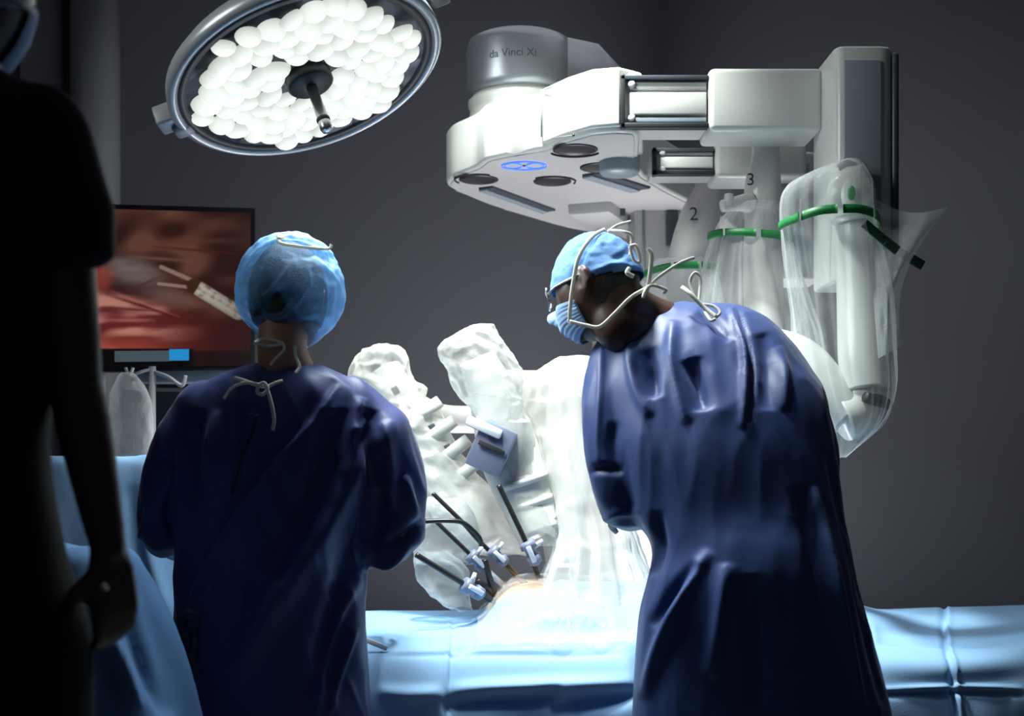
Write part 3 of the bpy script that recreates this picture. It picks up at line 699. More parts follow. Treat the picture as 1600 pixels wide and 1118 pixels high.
sculpt(dm, [([(600, 1024), (700, 1022), (800, 1022), (900, 1024), (990, 1018)], 4, -.006, 'g'), ([(600, 1019), (800, 1016), (990, 1012)], 4, .006, 'g'),
            ([(702, 960), (700, 1020), (694, 1118)], 3, .006, 'g'), ([(708, 960), (706, 1020), (700, 1118)], 4, -.006, 'g'),
            ([(700, 1022), (725, 1012), (745, 1008)], 7, -.016, 'g'),
            ([(690, 1105), (760, 1096), (830, 1092), (880, 1080)], 12, -.03, 'g'), ([(860, 1110), (900, 1098), (960, 1090), (1000, 1080)], 12, -.03, 'g'), ([(590, 1080), (640, 1085), (690, 1082)], 10, .02, 'g'),
            ([(700, 1078), (800, 1074), (900, 1070), (990, 1066)], 12, .02, 'g'),
            ([(840, 985), (900, 990), (960, 985), (990, 1000)], 10, -.012, 'g'), ([(800, 990), (860, 970), (930, 965)], 6, .008, 'g'),
            ([(1481, 950), (1484, 1010), (1502, 1118)], 3, .012, 'k'), ([(1476, 950), (1479, 1010), (1495, 1118)], 5, -.012, 'k'),
            ([(1370, 1001), (1480, 1003), (1600, 1006)], 7, -.014, 'g'), ([(1370, 1084), (1440, 1082), (1500, 1080), (1600, 1082)], 4, -.014, 'g'), ([(1370, 1078), (1500, 1074), (1600, 1076)], 4, .012, 'g'),
            ([(1370, 985), (1480, 970), (1600, 965)], 14, -.018, 'g'), ([(1360, 1040), (1480, 1045), (1620, 1030)], 20, .02, 'g')], facing=False)
sheet = put('table_sheet', dm, M['drape'], None, label='pale blue creased surgical sheet spread over the operating table', cat='drape')
pat = thing('patient', (.45, 3.44, .66), 'patient lying wholly under the pale blue sheet, only stained orange belly skin bare', 'person')
# body under the sheet, belly skin showing through the opening
put('body', remesh([capsule([(.12, 3.42, .665), (.3, 3.44, .70), (.62, 3.44, .71), (.80, 3.44, .70)], [.07, .085, .09, .08], 20), capsule([(.80, 3.44, .68), (1.0, 3.44, .65), (1.10, 3.44, .645)], [.06, .05, .05]),
                    capsule([(.15, 3.36, .65), (-.3, 3.33, .65), (-.75, 3.33, .64)], [.06, .05, .04]), capsule([(.15, 3.52, .65), (-.3, 3.55, .65), (-.75, 3.55, .64)], [.06, .05, .04]),
                    capsule([(1.10, 3.44, .645), (1.20, 3.44, .645)], [.058, .058])], .012, 3), M['skin'], pat)
V = []; Fc = []
pm = co(dm).reshape(nu, nv, 3)
# opening in the sheet: skin patch following the sheet's shape, a few millimetres above it
iA = int((P(757, 0, 3.4).x - x0) / (x1 - x0) * (nu - 1)); iB = int((P(862, 0, 3.4).x - x0) / (x1 - x0) * (nu - 1))
jj = [j for j in range(nv) if 3.30 < pr[j][0] < 3.56 and pr[j][1] > .7]
for i in range(iA, iB + 1):
    for j in jj:
        u = (i - iA) / (iB - iA) * 2 - 1; v = (jj.index(j)) / (len(jj) - 1) * 2 - 1
        V.append(Vector(pm[i, j]) + Vector((0, 0, .006 - .012 * max(abs(u), abs(v)) ** 6)))
m_ = len(jj)
for i in range(iB - iA):
    for j in range(m_ - 1): Fc.append((i * m_ + j, (i + 1) * m_ + j, (i + 1) * m_ + j + 1, i * m_ + j + 1))
put('belly_skin', (V, Fc), M['iodine'], pat, label='orange stained skin at the ports')
o = put('adhesive_strip', box(P(588, 1006, 3.03), (.058, .004, .012), bev=.001, R=Matrix.Rotation(.38, 3, 'Y')), M['paper'], None, label='white adhesive strip on the blue sheet beside the shorter figure', cat='strip')
# clear film skirt lying from the arm drape over the sheet
V = []; Fc = []; nu2, nv2 = 110, 60
for i in range(nu2):
    u = i / (nu2 - 1); x = P(745, 0, 3.2).x * (1 - u) + P(1040, 0, 3.2).x * u
    for j in range(nv2):
        v = j / (nv2 - 1); y = 3.40 - (.36 + .05 * noise.noise(Vector((u * 6, 3, 1)))) * v
        xs = 800 + F * x / 3.4; k = (x - x0) / (x1 - x0) * (nu - 1); k = int(min(max(k, 0), nu - 1))
        jn = int(np.argmin(np.abs(pm[k, 30:110, 1] - y))) + 30
        z = pm[k, jn, 2] + .012 + .010 * noise.noise(Vector((x * 18, y * 9, 2))) + .02 * max(0, 1 - v * 2)
        V.append(Vector((x + .02 * noise.noise(Vector((x * 4, y * 4, 7))), y, z)))
for i in range(nu2 - 1):
    for j in range(nv2 - 1): Fc.append((i * nv2 + j, (i + 1) * nv2 + j, (i + 1) * nv2 + j + 1, i * nv2 + j + 1))
put('film_sheet', (V, Fc), M['thin'], None, label='wrinkled clear plastic film lying on the sheet in front of the bending man', cat='drape')

# draped stand at left with hanging bag
def draped_stand(name, rows, m, label, folds, seed, amp=.012):
    t = thing(name, P((rows[0][1] + rows[0][2]) / 2, rows[0][0], rows[0][3]) * Vector((1, 1, 0)) if False else Vector((P((rows[0][1] + rows[0][2]) / 2, rows[0][0], rows[0][3]).x, rows[0][3], 0)), label, 'stand')
    me = remesh([rows_loft(rows, 80, 60, 3.2)], .012, 3); wrinkle(me, amp, 7, 7, 1.0, seed); sculpt(me, folds)
    cut(me, lambda c: c.z < .12)
    put('cover_sheet', me, m, t)
    zt = P(0, rows[0][0], rows[0][3]).z - .05; cx = t.location.x
    put('stand_pole', tube([(cx, rows[0][3], .04), (cx, rows[0][3], zt)], [.02, .02], 12), M['steel'], t)
    put('stand_base', box((cx, rows[0][3], .03), (.4, .4, .05), bev=.01), M['steel'], t)
    return t
draped_stand('draped_instrument_stand', [(712, 60, 300, 3.35, .14), (718, 52, 312, 3.35, .16), (760, 45, 320, 3.35, .17), (900, 40, 330, 3.35, .18), (1118, 35, 340, 3.34, .19), (1350, 30, 350, 3.33, .19)], M['drape'],
             'tall instrument stand under a pale blue sheet, behind the shorter figure', [([(225, 720), (230, 850), (260, 960)], 12, .015, 'g'), ([(205, 760), (215, 860), (240, 940)], 10, -.012, 'g')], 5)
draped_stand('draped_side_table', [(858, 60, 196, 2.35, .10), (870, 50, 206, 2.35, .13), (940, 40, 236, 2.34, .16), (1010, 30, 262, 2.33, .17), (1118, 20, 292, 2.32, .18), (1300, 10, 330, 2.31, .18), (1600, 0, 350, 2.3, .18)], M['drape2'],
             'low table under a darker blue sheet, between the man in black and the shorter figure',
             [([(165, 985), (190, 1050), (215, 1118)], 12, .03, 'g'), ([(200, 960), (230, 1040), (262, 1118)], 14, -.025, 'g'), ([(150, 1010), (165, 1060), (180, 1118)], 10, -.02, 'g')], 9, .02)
ivp = thing('drip_stand', (P(238, 0, 3.7).x, 3.7, 0), 'thin grey pole stand with hooks below the monitor', 'stand')
put('pole', tube([(P(238, 0, 3.7).x, 3.7, .05), P(238, 572, 3.7)], [.011, .011], 12), M['cart'], ivp)
put('hook', tube([P(238, 580, 3.7), P(262, 588, 3.68), P(284, 602, 3.67), P(290, 586, 3.67)], .006, 8), M['cart'], ivp)
put('hook', tube([P(238, 576, 3.7), P(222, 580, 3.68), P(205, 586, 3.67), P(197, 578, 3.66)], .005, 8), M['cart'], ivp)
for k in range(5):
    a = 2 * PI * k / 5; put('foot', tube([(ivp.location.x, 3.7, .05), (ivp.location.x + .24 * math.cos(a), 3.7 + .24 * math.sin(a), .02)], [.016, .012], 10), M['cart'], ivp)
bag, _ = drape('fluid_bag', [(582, 190, 208, 3.6, .01), (592, 182, 218, 3.6, .025), (620, 172, 234, 3.6, .045), (660, 168, 238, 3.6, .05), (706, 170, 236, 3.6, .045), (716, 172, 234, 3.6, .03)], M['hazy'],
      'crinkled clear plastic bag hanging from the hook under the monitor', (.008, 16), cap=True, seed=55)
bag['category'] = 'bag'
put('clip', tube([P(196, 574, 3.6), P(202, 586, 3.6), P(208, 574, 3.6)], .005, 8, seg=9), M['white'], bag, label='white clip')

# ------------------------------------------------------------------ monitor with endoscope picture
mon = thing('monitor', (P(120, 0, 3.9).x, 3.9, 0), 'large wall-side monitor showing red tissue and a pale grasping tool', 'monitor')
TL, TRR, BL, BR = P(-75, 312, 3.86), P(398, 325, 3.98), P(-75, 584, 3.86), P(398, 577, 3.98)
def quadpt(u, v, off=0): 
    p = (TL * (1 - u) + TRR * u) * (1 - v) + (BL * (1 - u) + BR * u) * v
    return p - Vector((-.1, 1, 0)).normalized() * off * -1 if False else p + Vector((.1, -1, 0)).normalized() * off
V = [quadpt(u, v, o_) for o_ in (0, -.045) for (u, v) in ((0, 0), (1, 0), (1, 1), (0, 1))]
o = put('casing', (V, [(0, 1, 2, 3), (7, 6, 5, 4), (0, 4, 5, 1), (1, 5, 6, 2), (2, 6, 7, 3), (3, 7, 4, 0)]), M['bezel'], mon, smooth=False)
nu, nv = 380, 230
V = []; Fc = []; Cc = []
def sstep(a, b, x): t = min(1, max(0, (x - a) / (b - a))); return t * t * (3 - 2 * t)
def lerp3(a, b, t): return [a[i] + (b[i] - a[i]) * t for i in range(3)]
def lin(c): return [((x / 255 + .055) / 1.055) ** 2.4 if x > 10 else x / 255 / 12.92 for x in c]
def seg_d(x, y, a, b):
    dx, dy = b[0] - a[0], b[1] - a[1]; t = max(0, min(1, ((x - a[0]) * dx + (y - a[1]) * dy) / (dx * dx + dy * dy)))
    return math.hypot(x - a[0] - t * dx, y - a[1] - t * dy), t
def screen(x, y):                        # colour of the endoscope picture at a picture position
    n1 = noise.noise(Vector((x * .012, y * .05 + x * .006, 1))); n2 = noise.noise(Vector((x * .03, y * .09, 4)))
    n3 = noise.noise(Vector((x * .016 - y * .008, y * .03 + x * .008, 9)))
    c = lerp3((54, 26, 22), (104, 66, 54), max(0, min(1, .45 + n3 * 1.6)))                     # brown tissue at top
    c = lerp3(c, (58, 26, 22), sstep(300, 400, x) * .5)
    lower = sstep(-12, 14, (y - (452 + (x - 150) * .22)))
    red = lerp3((104, 40, 38), (198, 134, 120), max(0, min(1, .42 + n1 * 1.9 + n2 * .5)))
    red = lerp3(red, (178, 80, 62), sstep(512, 545, y) * .7); red = lerp3(red, (70, 24, 22), sstep(230, 380, x + (y - 450) * .4))
    c = lerp3(c, red, lower)
    g = math.exp(-(((x - 205) / 48) ** 2 + ((y - 424 - (x - 205) * .18) / 22) ** 2) ** 1.3)
    c = lerp3(c, (118, 112, 110), g * (.85 + n2 * .5))                        # grey membrane
    g = math.exp(-(((x - 262) / 48) ** 2 + ((y - 462 - (x - 262) * .2) / 13) ** 2) ** 1.5); c = lerp3(c, (112, 82, 78), g * .8)
    g = math.exp(-(((x - 158) / 20) ** 2 + ((y - 434) / 22) ** 2) ** 2); c = lerp3(c, (150, 66, 54), g * .8)
    for a, b, wd, cl in (((168, 460), (290, 500), 2.5, (80, 26, 26)), ((200, 455), (250, 432), 2, (84, 46, 44)), ((160, 480), (250, 486), 2, (96, 34, 32)), ((170, 505), (300, 512), 3, (112, 40, 36)),
                         ((200, 400), (300, 408), 3, (120, 84, 74)), ((240, 385), (390, 398), 2, (84, 32, 18)), ((175, 455), (280, 495), 1.5, (176, 100, 88)), ((260, 378), (380, 375), 5, (94, 58, 40)), ((165, 500), (240, 500), 3, (186, 112, 96))):
        d, t = seg_d(x, y, a, b); c = lerp3(c, cl, math.exp(-(d / wd) ** 2) * .8 * math.sin(max(.05, min(.95, t)) * PI) ** .5)
    for a, b, wd, cl in (((252, 417), (305, 440), 5, (150, 122, 112)), ((248, 443), (300, 449), 4, (150, 126, 116))):   # jaws
        d, t = seg_d(x, y, a, b); c = lerp3(c, cl, sstep(wd, wd * .3, d) if d < wd else 0)
    d, t = seg_d(x, y, (303, 446), (372, 488)); wd = 13
    if d < wd:
        k = noise.noise(Vector((x * .11, y * .11, 0))); cl = lerp3((168, 158, 142), (112, 100, 78), sstep(0, .45, k)); cl = lerp3(cl, (206, 198, 192), math.exp(-((d - 4) / 4) ** 2) * .7); cl = lerp3(cl, (120, 108, 60), sstep(.12, .03, t)) if t < .12 else cl
        if t < .08: cl = (66, 40, 24)
        c = lerp3(c, cl, 1 if d < wd - 3 else (wd - d) / 3)
    vg = 1 - .25 * sstep(300, 400, x)
    vg *= 1 - .9 * (1 - sstep(292, 310, x)) * sstep(543, 546, y); vg *= 1 - .5 * sstep(545, 552, y); return [v * vg for v in c]
for i in range(nu):
    for j in range(nv):
        u = .012 + .974 * i / (nu - 1); v = .03 + .945 * j / (nv - 1)
        p = quadpt(u, v, .003); V.append(p); px, py = PX(p)
        Cc += [*[q * .72 for q in lin(screen(px, py))], 1.0]
for i in range(nu - 1):
    for j in range(nv - 1): Fc.append((i * nv + j, i * nv + j + 1, (i + 1) * nv + j + 1, (i + 1) * nv + j))
me = mesh(V, Fc); ca = me.color_attributes.new('picture', 'FLOAT_COLOR', 'POINT'); ca.data.foreach_set('color', Cc)
ms = bpy.data.materials.new('screen_picture'); ms.use_nodes = True; b = ms.node_tree.nodes['Principled BSDF']
b.inputs['Base Color'].default_value = (.01, .01, .01, 1); b.inputs['Roughness'].default_value = .25
at = ms.node_tree.nodes.new('ShaderNodeAttribute'); at.attribute_name = 'picture'
ms.node_tree.links.new(at.outputs['Color'], b.inputs['Emission Color']); b.inputs['Emission Strength'].default_value = 1
put('screen', me, ms, mon, label='red and brown picture of tissue with a pale grasper')
def monq(name, px0, py0, px1, py1, off, m, label=None):
    def uv(px, py): return ((px + 75) / 473, (py - 318) / 262)
    (u0, v0), (u1, v1) = uv(px0, py0), uv(px1, py1)
    V = [quadpt(u, v, o_) for o_ in (off, 0) for (u, v) in ((u0, v0), (u1, v0), (u1, v1), (u0, v1))]
    put(name, (V, [(0, 3, 2, 1), (4, 5, 6, 7), (0, 1, 5, 4), (1, 2, 6, 5), (2, 3, 7, 6), (3, 0, 4, 7)]), m, mon, smooth=False, label=label)
monq('status_bar', 176, 548, 262, 565, .005, mat('status_bar_glow', (.02, .03, .04), .3, emit=(.05, .075, .09), estr=1))
monq('status_field', 262, 546, 293, 564, .006, mat('status_blue_glow', (.02, .1, .2), .3, emit=(.015, .22, .50), estr=1), label='bright blue field')
put('stand', tube([P(150, 580, 3.95), P(150, 760, 3.95), (P(150, 0, 3.95).x, 3.95, .1)], [.03, .03, .03], 14), M['cart'], mon)
put('stand_base', box((P(130, 0, 3.95).x - .15, 3.95, .05), (.45, .4, .08), bev=.02), M['cart'], mon)
sh = thing('equipment_trolley', (P(300, 0, 4.25).x, 4.25, 0), 'grey equipment trolley with a pale top bar, below the monitor', 'trolley')
put('top_bar', box(P(300, 592, 4.2), (.34, .3, .045), bev=.006), M['cart'], sh); put('trolley_body', box(P(300, 700, 4.25) - Vector((0, 0, .12)), (.32, .28, .62), bev=.01), M['darkgrey'], sh)
for sx in (-.14, .14):
    for sy in (-.11, .11): put('trolley_leg', tube([(sh.location.x + sx, 4.25 + sy, .02), (sh.location.x + sx, 4.25 + sy, .80)], [.014, .014], 10), M['cart'], sh)

# ------------------------------------------------------------------ people
def head_pt(x, y, z):
    """unit direction -> head surface in metres (y is the face, z up)"""
    r = Vector((x, y, z)).normalized(); x, y, z = r
    X = x * .076; Y = y * .098; Z = z * .118
    if z < 0: X *= 1 - .22 * (-z) ** 1.5; Y *= 1 - .12 * (-z) if y < 0 else 1 + .02 * -z
    if z > 0: X *= 1 + .04 * z
    if y < 0: Y *= 1.04
    g = lambda cx, cz, w, h: math.exp(-((x - cx) / w) ** 2 - ((z - cz) / h) ** 2) if y > 0 else 0
    Y += .026 * g(0, -.22, .12, .16) + .010 * g(0, -.05, .09, .2)           # nose
    Y -= .012 * (g(.33, 0, .2, .12) + g(-.33, 0, .2, .12)); Y += .005 * g(0, .18, .6, .1)   # sockets, brow
    Y += .007 * g(0, -.52, .25, .07) + .006 * g(0, -.62, .22, .06) - .004 * g(0, -.57, .3, .03) + .010 * g(0, -.85, .3, .15)
    return Vector((X, Y, Z))
def sphere_dirs(n=48, m=32):
    V = []; Fc = []
    for i in range(m + 1):
        t = PI * i / m
        for k in range(n): a = 2 * PI * k / n; V.append((math.sin(t) * math.cos(a), math.sin(t) * math.sin(a), math.cos(t)))
    for i in range(m):
        for k in range(n): a = i * n + k; b = i * n + (k + 1) % n; Fc.append((a, a + n, b + n, b))
    return V, Fc
def head_frame(c, face, up=(0, 0, 1)):
    f = Vector(face).normalized(); u = Vector(up); r = f.cross(u).normalized(); u = r.cross(f).normalized()
    return TR(c, Matrix((r, f, u)).transposed())
def ear_geo(T, s):
    pts = [(.068, .006, .028), (.078, -.010, .034), (.084, -.024, .020), (.082, -.024, -.002), (.076, -.012, -.022), (.070, .0, -.030)]
    a = tube([T @ Vector((p[0] * s, p[1], p[2])) for p in pts], [.005, .0062, .0065, .006, .0065, .005], 10, seg=24)
    inner = tube([T @ Vector((.072 * s, -.002, .016)), T @ Vector((.077 * s, -.012, .010)), T @ Vector((.075 * s, -.010, -.012)), T @ Vector((.072 * s, .0, -.016))], [.010, .008, .008, .008], 10, seg=16)
    return [a, inner]
def head_geo(T):
    D, Fc = sphere_dirs(); return [([T @ head_pt(*d) for d in D], Fc)] + ear_geo(T, 1) + ear_geo(T, -1)
def hand_geo(wrist, direction, palm_n, s=1.0, side=1, curl=.5):
    """palm, four unequal bent fingers and a thumb from the side of the palm"""
    d = Vector(direction).normalized(); n = Vector(palm_n).normalized(); n = (n - d * n.dot(d)).normalized(); r = d.cross(n).normalized() * side
    W = Vector(wrist); out = []
    for k, o_ in enumerate((-.028, -.010, .010, .028)):
        out.append(capsule([W + r * o_ * .5 * s, W + d * .045 * s + r * o_ * .85 * s, W + d * .085 * s + r * o_ * s], [.016 * s, .015 * s, .0125 * s], 10))
    for k, (o_, L) in enumerate(((-.030, .070), (-.010, .080), (.010, .075), (.029, .058))):
        p = W + d * .085 * s + r * o_ * s; pts = [p]; a = .2 * curl
        for q in range(3):
            l = L * s * (.45, .32, .23)[q]; p = p + (d * math.cos(a) + n * math.sin(a)) * l; pts.append(p); a += .75 * curl
        out.append(capsule(pts, [.0095 * s, .009 * s, .0085 * s, .0075 * s], 10))
    b = W + d * .025 * s - r * .022 * s
    out.append(capsule([b, b + (d * .5 - r * .75 + n * .4).normalized() * .036 * s, b + (d * .8 - r * .55 + n * .5).normalized() * .066 * s, b + (d * 1.0 - r * .35 + n * .6).normalized() * .088 * s], [.014 * s, .0125 * s, .0105 * s, .009 * s], 10))
    return out
def shoe(p, face):
    f = Vector(face).normalized(); T = TR((p[0], p[1], 0), Matrix((f.cross(Vector((0, 0, 1))), f, Vector((0, 0, 1)))).transposed())
    V = []; Fc = []; n = 24
    for z, sx, sy, oy in ((.0, .046, .135, .05), (.02, .050, .14, .05), (.05, .044, .12, .04), (.075, .036, .075, .005), (.095, .034, .05, -.02)):
        for k in range(n): a = 2 * PI * k / n; V.append(T @ Vector((sx * math.cos(a), oy + sy * math.sin(a), z)))
    for i in range(4):
        for k in range(n): a = i * n + k; b = i * n + (k + 1) % n; Fc.append((a, b, b + n, a + n))
    Fc += [tuple(reversed(range(n))), tuple(range(4 * n, 5 * n))]
    return V, Fc
def body_geo(T, neck, shoulders, elbows, wrists, hips, ankles, hd, pn, k=1.0, curl=.6):
    g = head_geo(T) + [capsule([T @ Vector((0, -.02, -.05)), T @ Vector((0, -.035, -.11)), neck], [.055, .054, .062])]
    mid = (Vector(hips[0]) + Vector(hips[1])) / 2; ch = (Vector(shoulders[0]) + Vector(shoulders[1])) / 2
    g.append(capsule([neck, ch - Vector((0, 0, .06)), mid.lerp(ch, .45), mid], [.06, .10, .09, .11], 20))
    for i in (0, 1):
        S, E, Wr, H, A = (Vector(v[i]) for v in (shoulders, elbows, wrists, hips, ankles))
        g.append(capsule([ch, S], [.07, .048])); g.append(capsule([S, S.lerp(E, .5), E], [.046 * k, .043 * k, .036 * k])); g.append(capsule([E, E.lerp(Wr, .3), Wr], [.036 * k, .037 * k, .025 * k]))
        g += hand_geo(Wr + (Vector(hd[i]).normalized()) * .012, hd[i], pn[i], k, 1 if i == 0 else -1, curl)
        kn = H.lerp(A, .5) + Vector((0, .01, 0)); g.append(capsule([H, H.lerp(kn, .5), kn], [.085, .075, .055])); g.append(capsule([kn, kn.lerp(A, .35), A], [.052, .055, .038]))
    return g
def tie(name, pts, parent, r=.0045, flat=.35, m=None, seg=None):
    dy = .085 if pts[0][0] > 700 else 0
    if m is not M['gowndark']: r *= .68
    return put(name, tube([P(p[0], p[1], p[2] + dy) for p in pts], r, 8, seg=seg or 8 * len(pts), flat=flat, up=(0.05, 1, 0.03)), m or M['tie'], parent)

# ---- shorter figure with the bouffant cap, back to us
YW = 2.75
wloc = Vector((P(425, 0, YW).x, YW, 0))
wo = thing('person', wloc, 'person seen from behind in dark blue gown and puffed see-through blue cap', 'person')
TW = head_frame(P(452, 478, YW), (.12, 1, -.22))
SH = [P(310, 655, YW), P(568, 652, YW)]; EL = [P(262, 815, 2.78), P(628, 825, 2.78)]; WR = [P(292, 850, 2.98), P(600, 858, 3.0)]
HI = [P(372, 1010, YW), P(476, 1010, YW)]; AN = [Vector((P(365, 0, YW).x, YW, .10)), Vector((P(480, 0, YW).x, YW, .10))]
g = body_geo(TW, P(450, 585, YW - .005), [SH[1], SH[0]], [EL[1], EL[0]], [WR[1], WR[0]], [HI[1], HI[0]], [AN[1], AN[0]], [(-.2, 1, .05), (.2, 1, .05)], [(0, 0, -1), (0, 0, -1)], .92)
put('body', remesh(g, .006, 3), M['skin'], wo)
D, Fc = sphere_dirs(48, 28)
put('hair', ([TW @ (head_pt(*d) * 1.13 + Vector((0, -.012, .010))) for d in D], [f for f in Fc if not (D[f[0]][1] > .35 and D[f[0]][2] < .5) and D[f[0]][2] > -.35]), M['hair'], wo)
# puffed cap
D, Fc = sphere_dirs(140, 100); V = []
for d in D:
    x, y, z = d; th = math.acos(max(-1, min(1, z)))
    p = Vector((x * .122, y * .130, z * .136))
    if z < -.35: k = 1 - .30 * ((-z - .35) / .65) ** 1.2; p.x *= k; p.y *= k
    ph = math.atan2(y, x)
    s = 1 + .03 * noise.noise(Vector((x * 3, y * 3, z * 3))) + .022 * noise.noise(Vector((x * 7, y * 7, z * 7)))
    p *= s; V.append(p)
Rr = TW.to_3x3(); cc_ = P(454, 457, YW + .005); Rr = head_frame((0, 0, 0), (.12, 1, .06)).to_3x3()
me = mesh([cc_ + Rr @ p for p in V], [f for f in Fc if D[f[0]][2] > -.93])
sculpt(me, [(p_, w_, a_ * 1.8, k_) for p_, w_, a_, k_ in [([(462, 405), (430, 450), (392, 478)], 5, .006, 'g'), ([(480, 415), (478, 450), (440, 490), (395, 500)], 5, .006, 'g'), ([(385, 420), (410, 392), (445, 378), (500, 390)], 6, .007, 'g'),
            ([(470, 400), (500, 395), (525, 420)], 7, -.007, 'g'), ([(380, 460), (400, 490), (440, 510), (500, 500)], 6, -.006, 'g'), ([(520, 440), (510, 490), (490, 530)], 6, .006, 'g'), ([(375, 470), (390, 480), (410, 482)], 4, .005, 'g'), ([(430, 380), (470, 372), (510, 385)], 5, -.005, 'g')]])
wrinkle(me, .0012, 30, 30, 30, 3, True)
put('bouffant_cap', me, M['bouffant'], wo, label='puffed see-through blue cap')
tie('mask_tie', [(398, 534, 2.60), (415, 528, 2.625), (440, 536, 2.63), (420, 540, 2.64), (396, 536, 2.62)], wo)
tie('mask_tie', [(440, 534, 2.625), (444, 545, 2.63), (430, 560, 2.64), (422, 570, 2.635)], wo)
tie('mask_tie', [(460, 540, 2.635), (462, 556, 2.64), (468, 572, 2.63), (462, 582, 2.62)], wo, .005)
tie('mask_tie', [(433, 372, 2.66), (440, 380, 2.635), (460, 384, 2.62), (495, 388, 2.63), (514, 388, 2.65), (518, 382, 2.65)], wo, .005)
tie('mask_tie', [(433, 366, 2.67), (437, 372, 2.65), (448, 366, 2.67)], wo, .006)
def gown_of(parent, rows, sleeves, folds, m, name='gown', hem=.32, seed=0, vox=.0062, wr=.004, slant=0, gain=1.5):
    parts = [rows_loft(rows, 72, 90, 2.25)] + [capsule([P(*p) for p in pts], rr, 24) for pts, rr in sleeves]
    me = remesh(parts, vox, 14)
    wrinkle(me, wr * 1.6, 10, 10, 2.0, seed, True, 2, slant); wrinkle(me, wr * .35, 26, 26, 9, seed + 3, slant=slant)
    sculpt(me, [(p, max(wd, 4.5), am * gain, k) for p, wd, am, k in folds]); relax(me, 1, .3); cut(me, lambda c: c.z < hem)
    return put(name, me, m, parent)
rowsW = [(570, 400, 494, 2.75, .055), (580, 365, 522, 2.75, .085), (600, 322, 560, 2.75, .11), (630, 296, 590, 2.75, .125), (700, 284, 600, 2.75, .14), (800, 282, 590, 2.75, .135), (880, 276, 574, 2.75, .135), (960, 272, 570, 2.75, .14), (1050, 262, 574, 2.75, .15),
         (1118, 258, 580, 2.75, .155), (1250, 250, 592, 2.75, .16), (1420, 244, 604, 2.75, .165)]
foldsW = [([(528, 596), (480, 660), (400, 750), (330, 850), (292, 930), (282, 1050), (280, 1150)], 3, -.013, 's'),
          ([(530, 600), (482, 664), (402, 754), (334, 854), (298, 932)], 4, .005, 'g'),
          ([(640, 640), (560, 720), (500, 820), (440, 920), (390, 1000), (350, 1080)], 26, .022, 'g'),
          ([(520, 640), (520, 720), (470, 830), (420, 900)], 24, -.022, 'g'), ([(600, 760), (560, 850), (530, 960), (500, 1090)], 26, -.022, 'g'),
          ([(565, 620), (545, 680), (535, 740)], 9, .012, 'g'), ([(570, 900), (530, 980), (505, 1060), (490, 1130)], 8, .012, 'g'), ([(560, 980), (530, 1060), (515, 1118)], 5, .008, 'g'),
          ([(575, 640), (572, 700), (580, 760)], 12, -.016, 'g'), ([(598, 660), (608, 720), (612, 800)], 9, .012, 'g'), ([(546, 672), (560, 670), (572, 650)], 7, .010, 'g'),
          ([(375, 600), (372, 660), (376, 720), (370, 780)], 8, -.012, 'g'), ([(400, 640), (392, 690), (378, 740), (368, 780)], 5, .008, 'g'), ([(340, 640), (328, 700), (326, 760)], 8, .010, 'g'),
          ([(310, 640), (300, 700), (300, 780)], 9, -.014, 'g'), ([(278, 700), (282, 780), (285, 860)], 7, .012, 'g'), ([(268, 760), (262, 800), (272, 850)], 5, -.010, 'g'), ([(235, 780), (228, 820), (214, 850)], 5, .007, 'g'),
          ([(240, 720), (260, 720), (280, 735)], 5, -.008, 'g'), ([(630, 740), (640, 780), (650, 810)], 8, .010, 'g'), ([(600, 850), (630, 840), (660, 815)], 8, -.010, 'g'), ([(570, 895), (610, 880), (640, 850)], 6, .008, 'g'),
          ([(340, 880), (320, 960), (315, 1050)], 10, .010, 'g'), ([(400, 900), (390, 960), (350, 1040)], 12, -.012, 'g'), ([(300, 960), (302, 1050), (290, 1118)], 5, .008, 'g')]
gw = gown_of(wo, rowsW, [([(318, 640, 2.75), (278, 720, 2.76), (256, 815, 2.78)], [.065, .070, .066]), ([(256, 825, 2.79), (280, 845, 2.92)], [.062, .048]),
                         ([(548, 640, 2.75), (600, 710, 2.76), (622, 800, 2.78)], [.075, .080, .066]), ([(622, 822, 2.79), (598, 850, 2.94)], [.064, .050]), ([(560, 850, 2.80), (610, 845, 2.8)], [.05, .055])],
              foldsW, M['gown'], seed=2, slant=.5, gain=1.7, wr=.0022)
tie('neck_tie', [(366, 590, 2.63), (380, 594, 2.60), (404, 602, 2.585), (416, 604, 2.585)], gw, .006, m=M['tie'])
tie('neck_tie', [(350, 622, 2.62), (362, 606, 2.60), (382, 598, 2.59), (404, 600, 2.585)], gw, .005)
tie('neck_tie', [(404, 602, 2.58), (402, 612, 2.58), (410, 616, 2.575), (418, 608, 2.575), (412, 598, 2.58), (404, 602, 2.58)], gw, .006)
tie('neck_tie', [(416, 604, 2.58), (424, 630, 2.572), (428, 655, 2.57), (426, 672, 2.57)], gw, .006)
tie('neck_tie', [(418, 604, 2.58), (430, 598, 2.585), (442, 594, 2.595)], gw, .005)
tie('seam_cord', [(402, 648, 2.585), (392, 680, 2.58), (378, 715, 2.578), (368, 750, 2.578), (362, 772, 2.578)], gw, .004, m=M['gowndark'])
tie('waist_tie', [(292, 958, 2.60), (280, 970, 2.585), (262, 990, 2.575), (244, 1012, 2.57)], gw, .009, m=M['gowndark'])
tie('waist_tie', [(296, 962, 2.60), (286, 1000, 2.58), (278, 1030, 2.575), (272, 1058, 2.575)], gw, .010, m=M['gowndark'])
tie('waist_tie', [(298, 962, 2.60), (303, 1000, 2.59), (300, 1030, 2.58), (306, 1062, 2.58)], gw, .009, m=M['gowndark'])
tie('waist_tie', [(282, 972, 2.59), (292, 960, 2.575), (302, 968, 2.58), (298, 985, 2.58)], gw, .013, m=M['gowndark'])
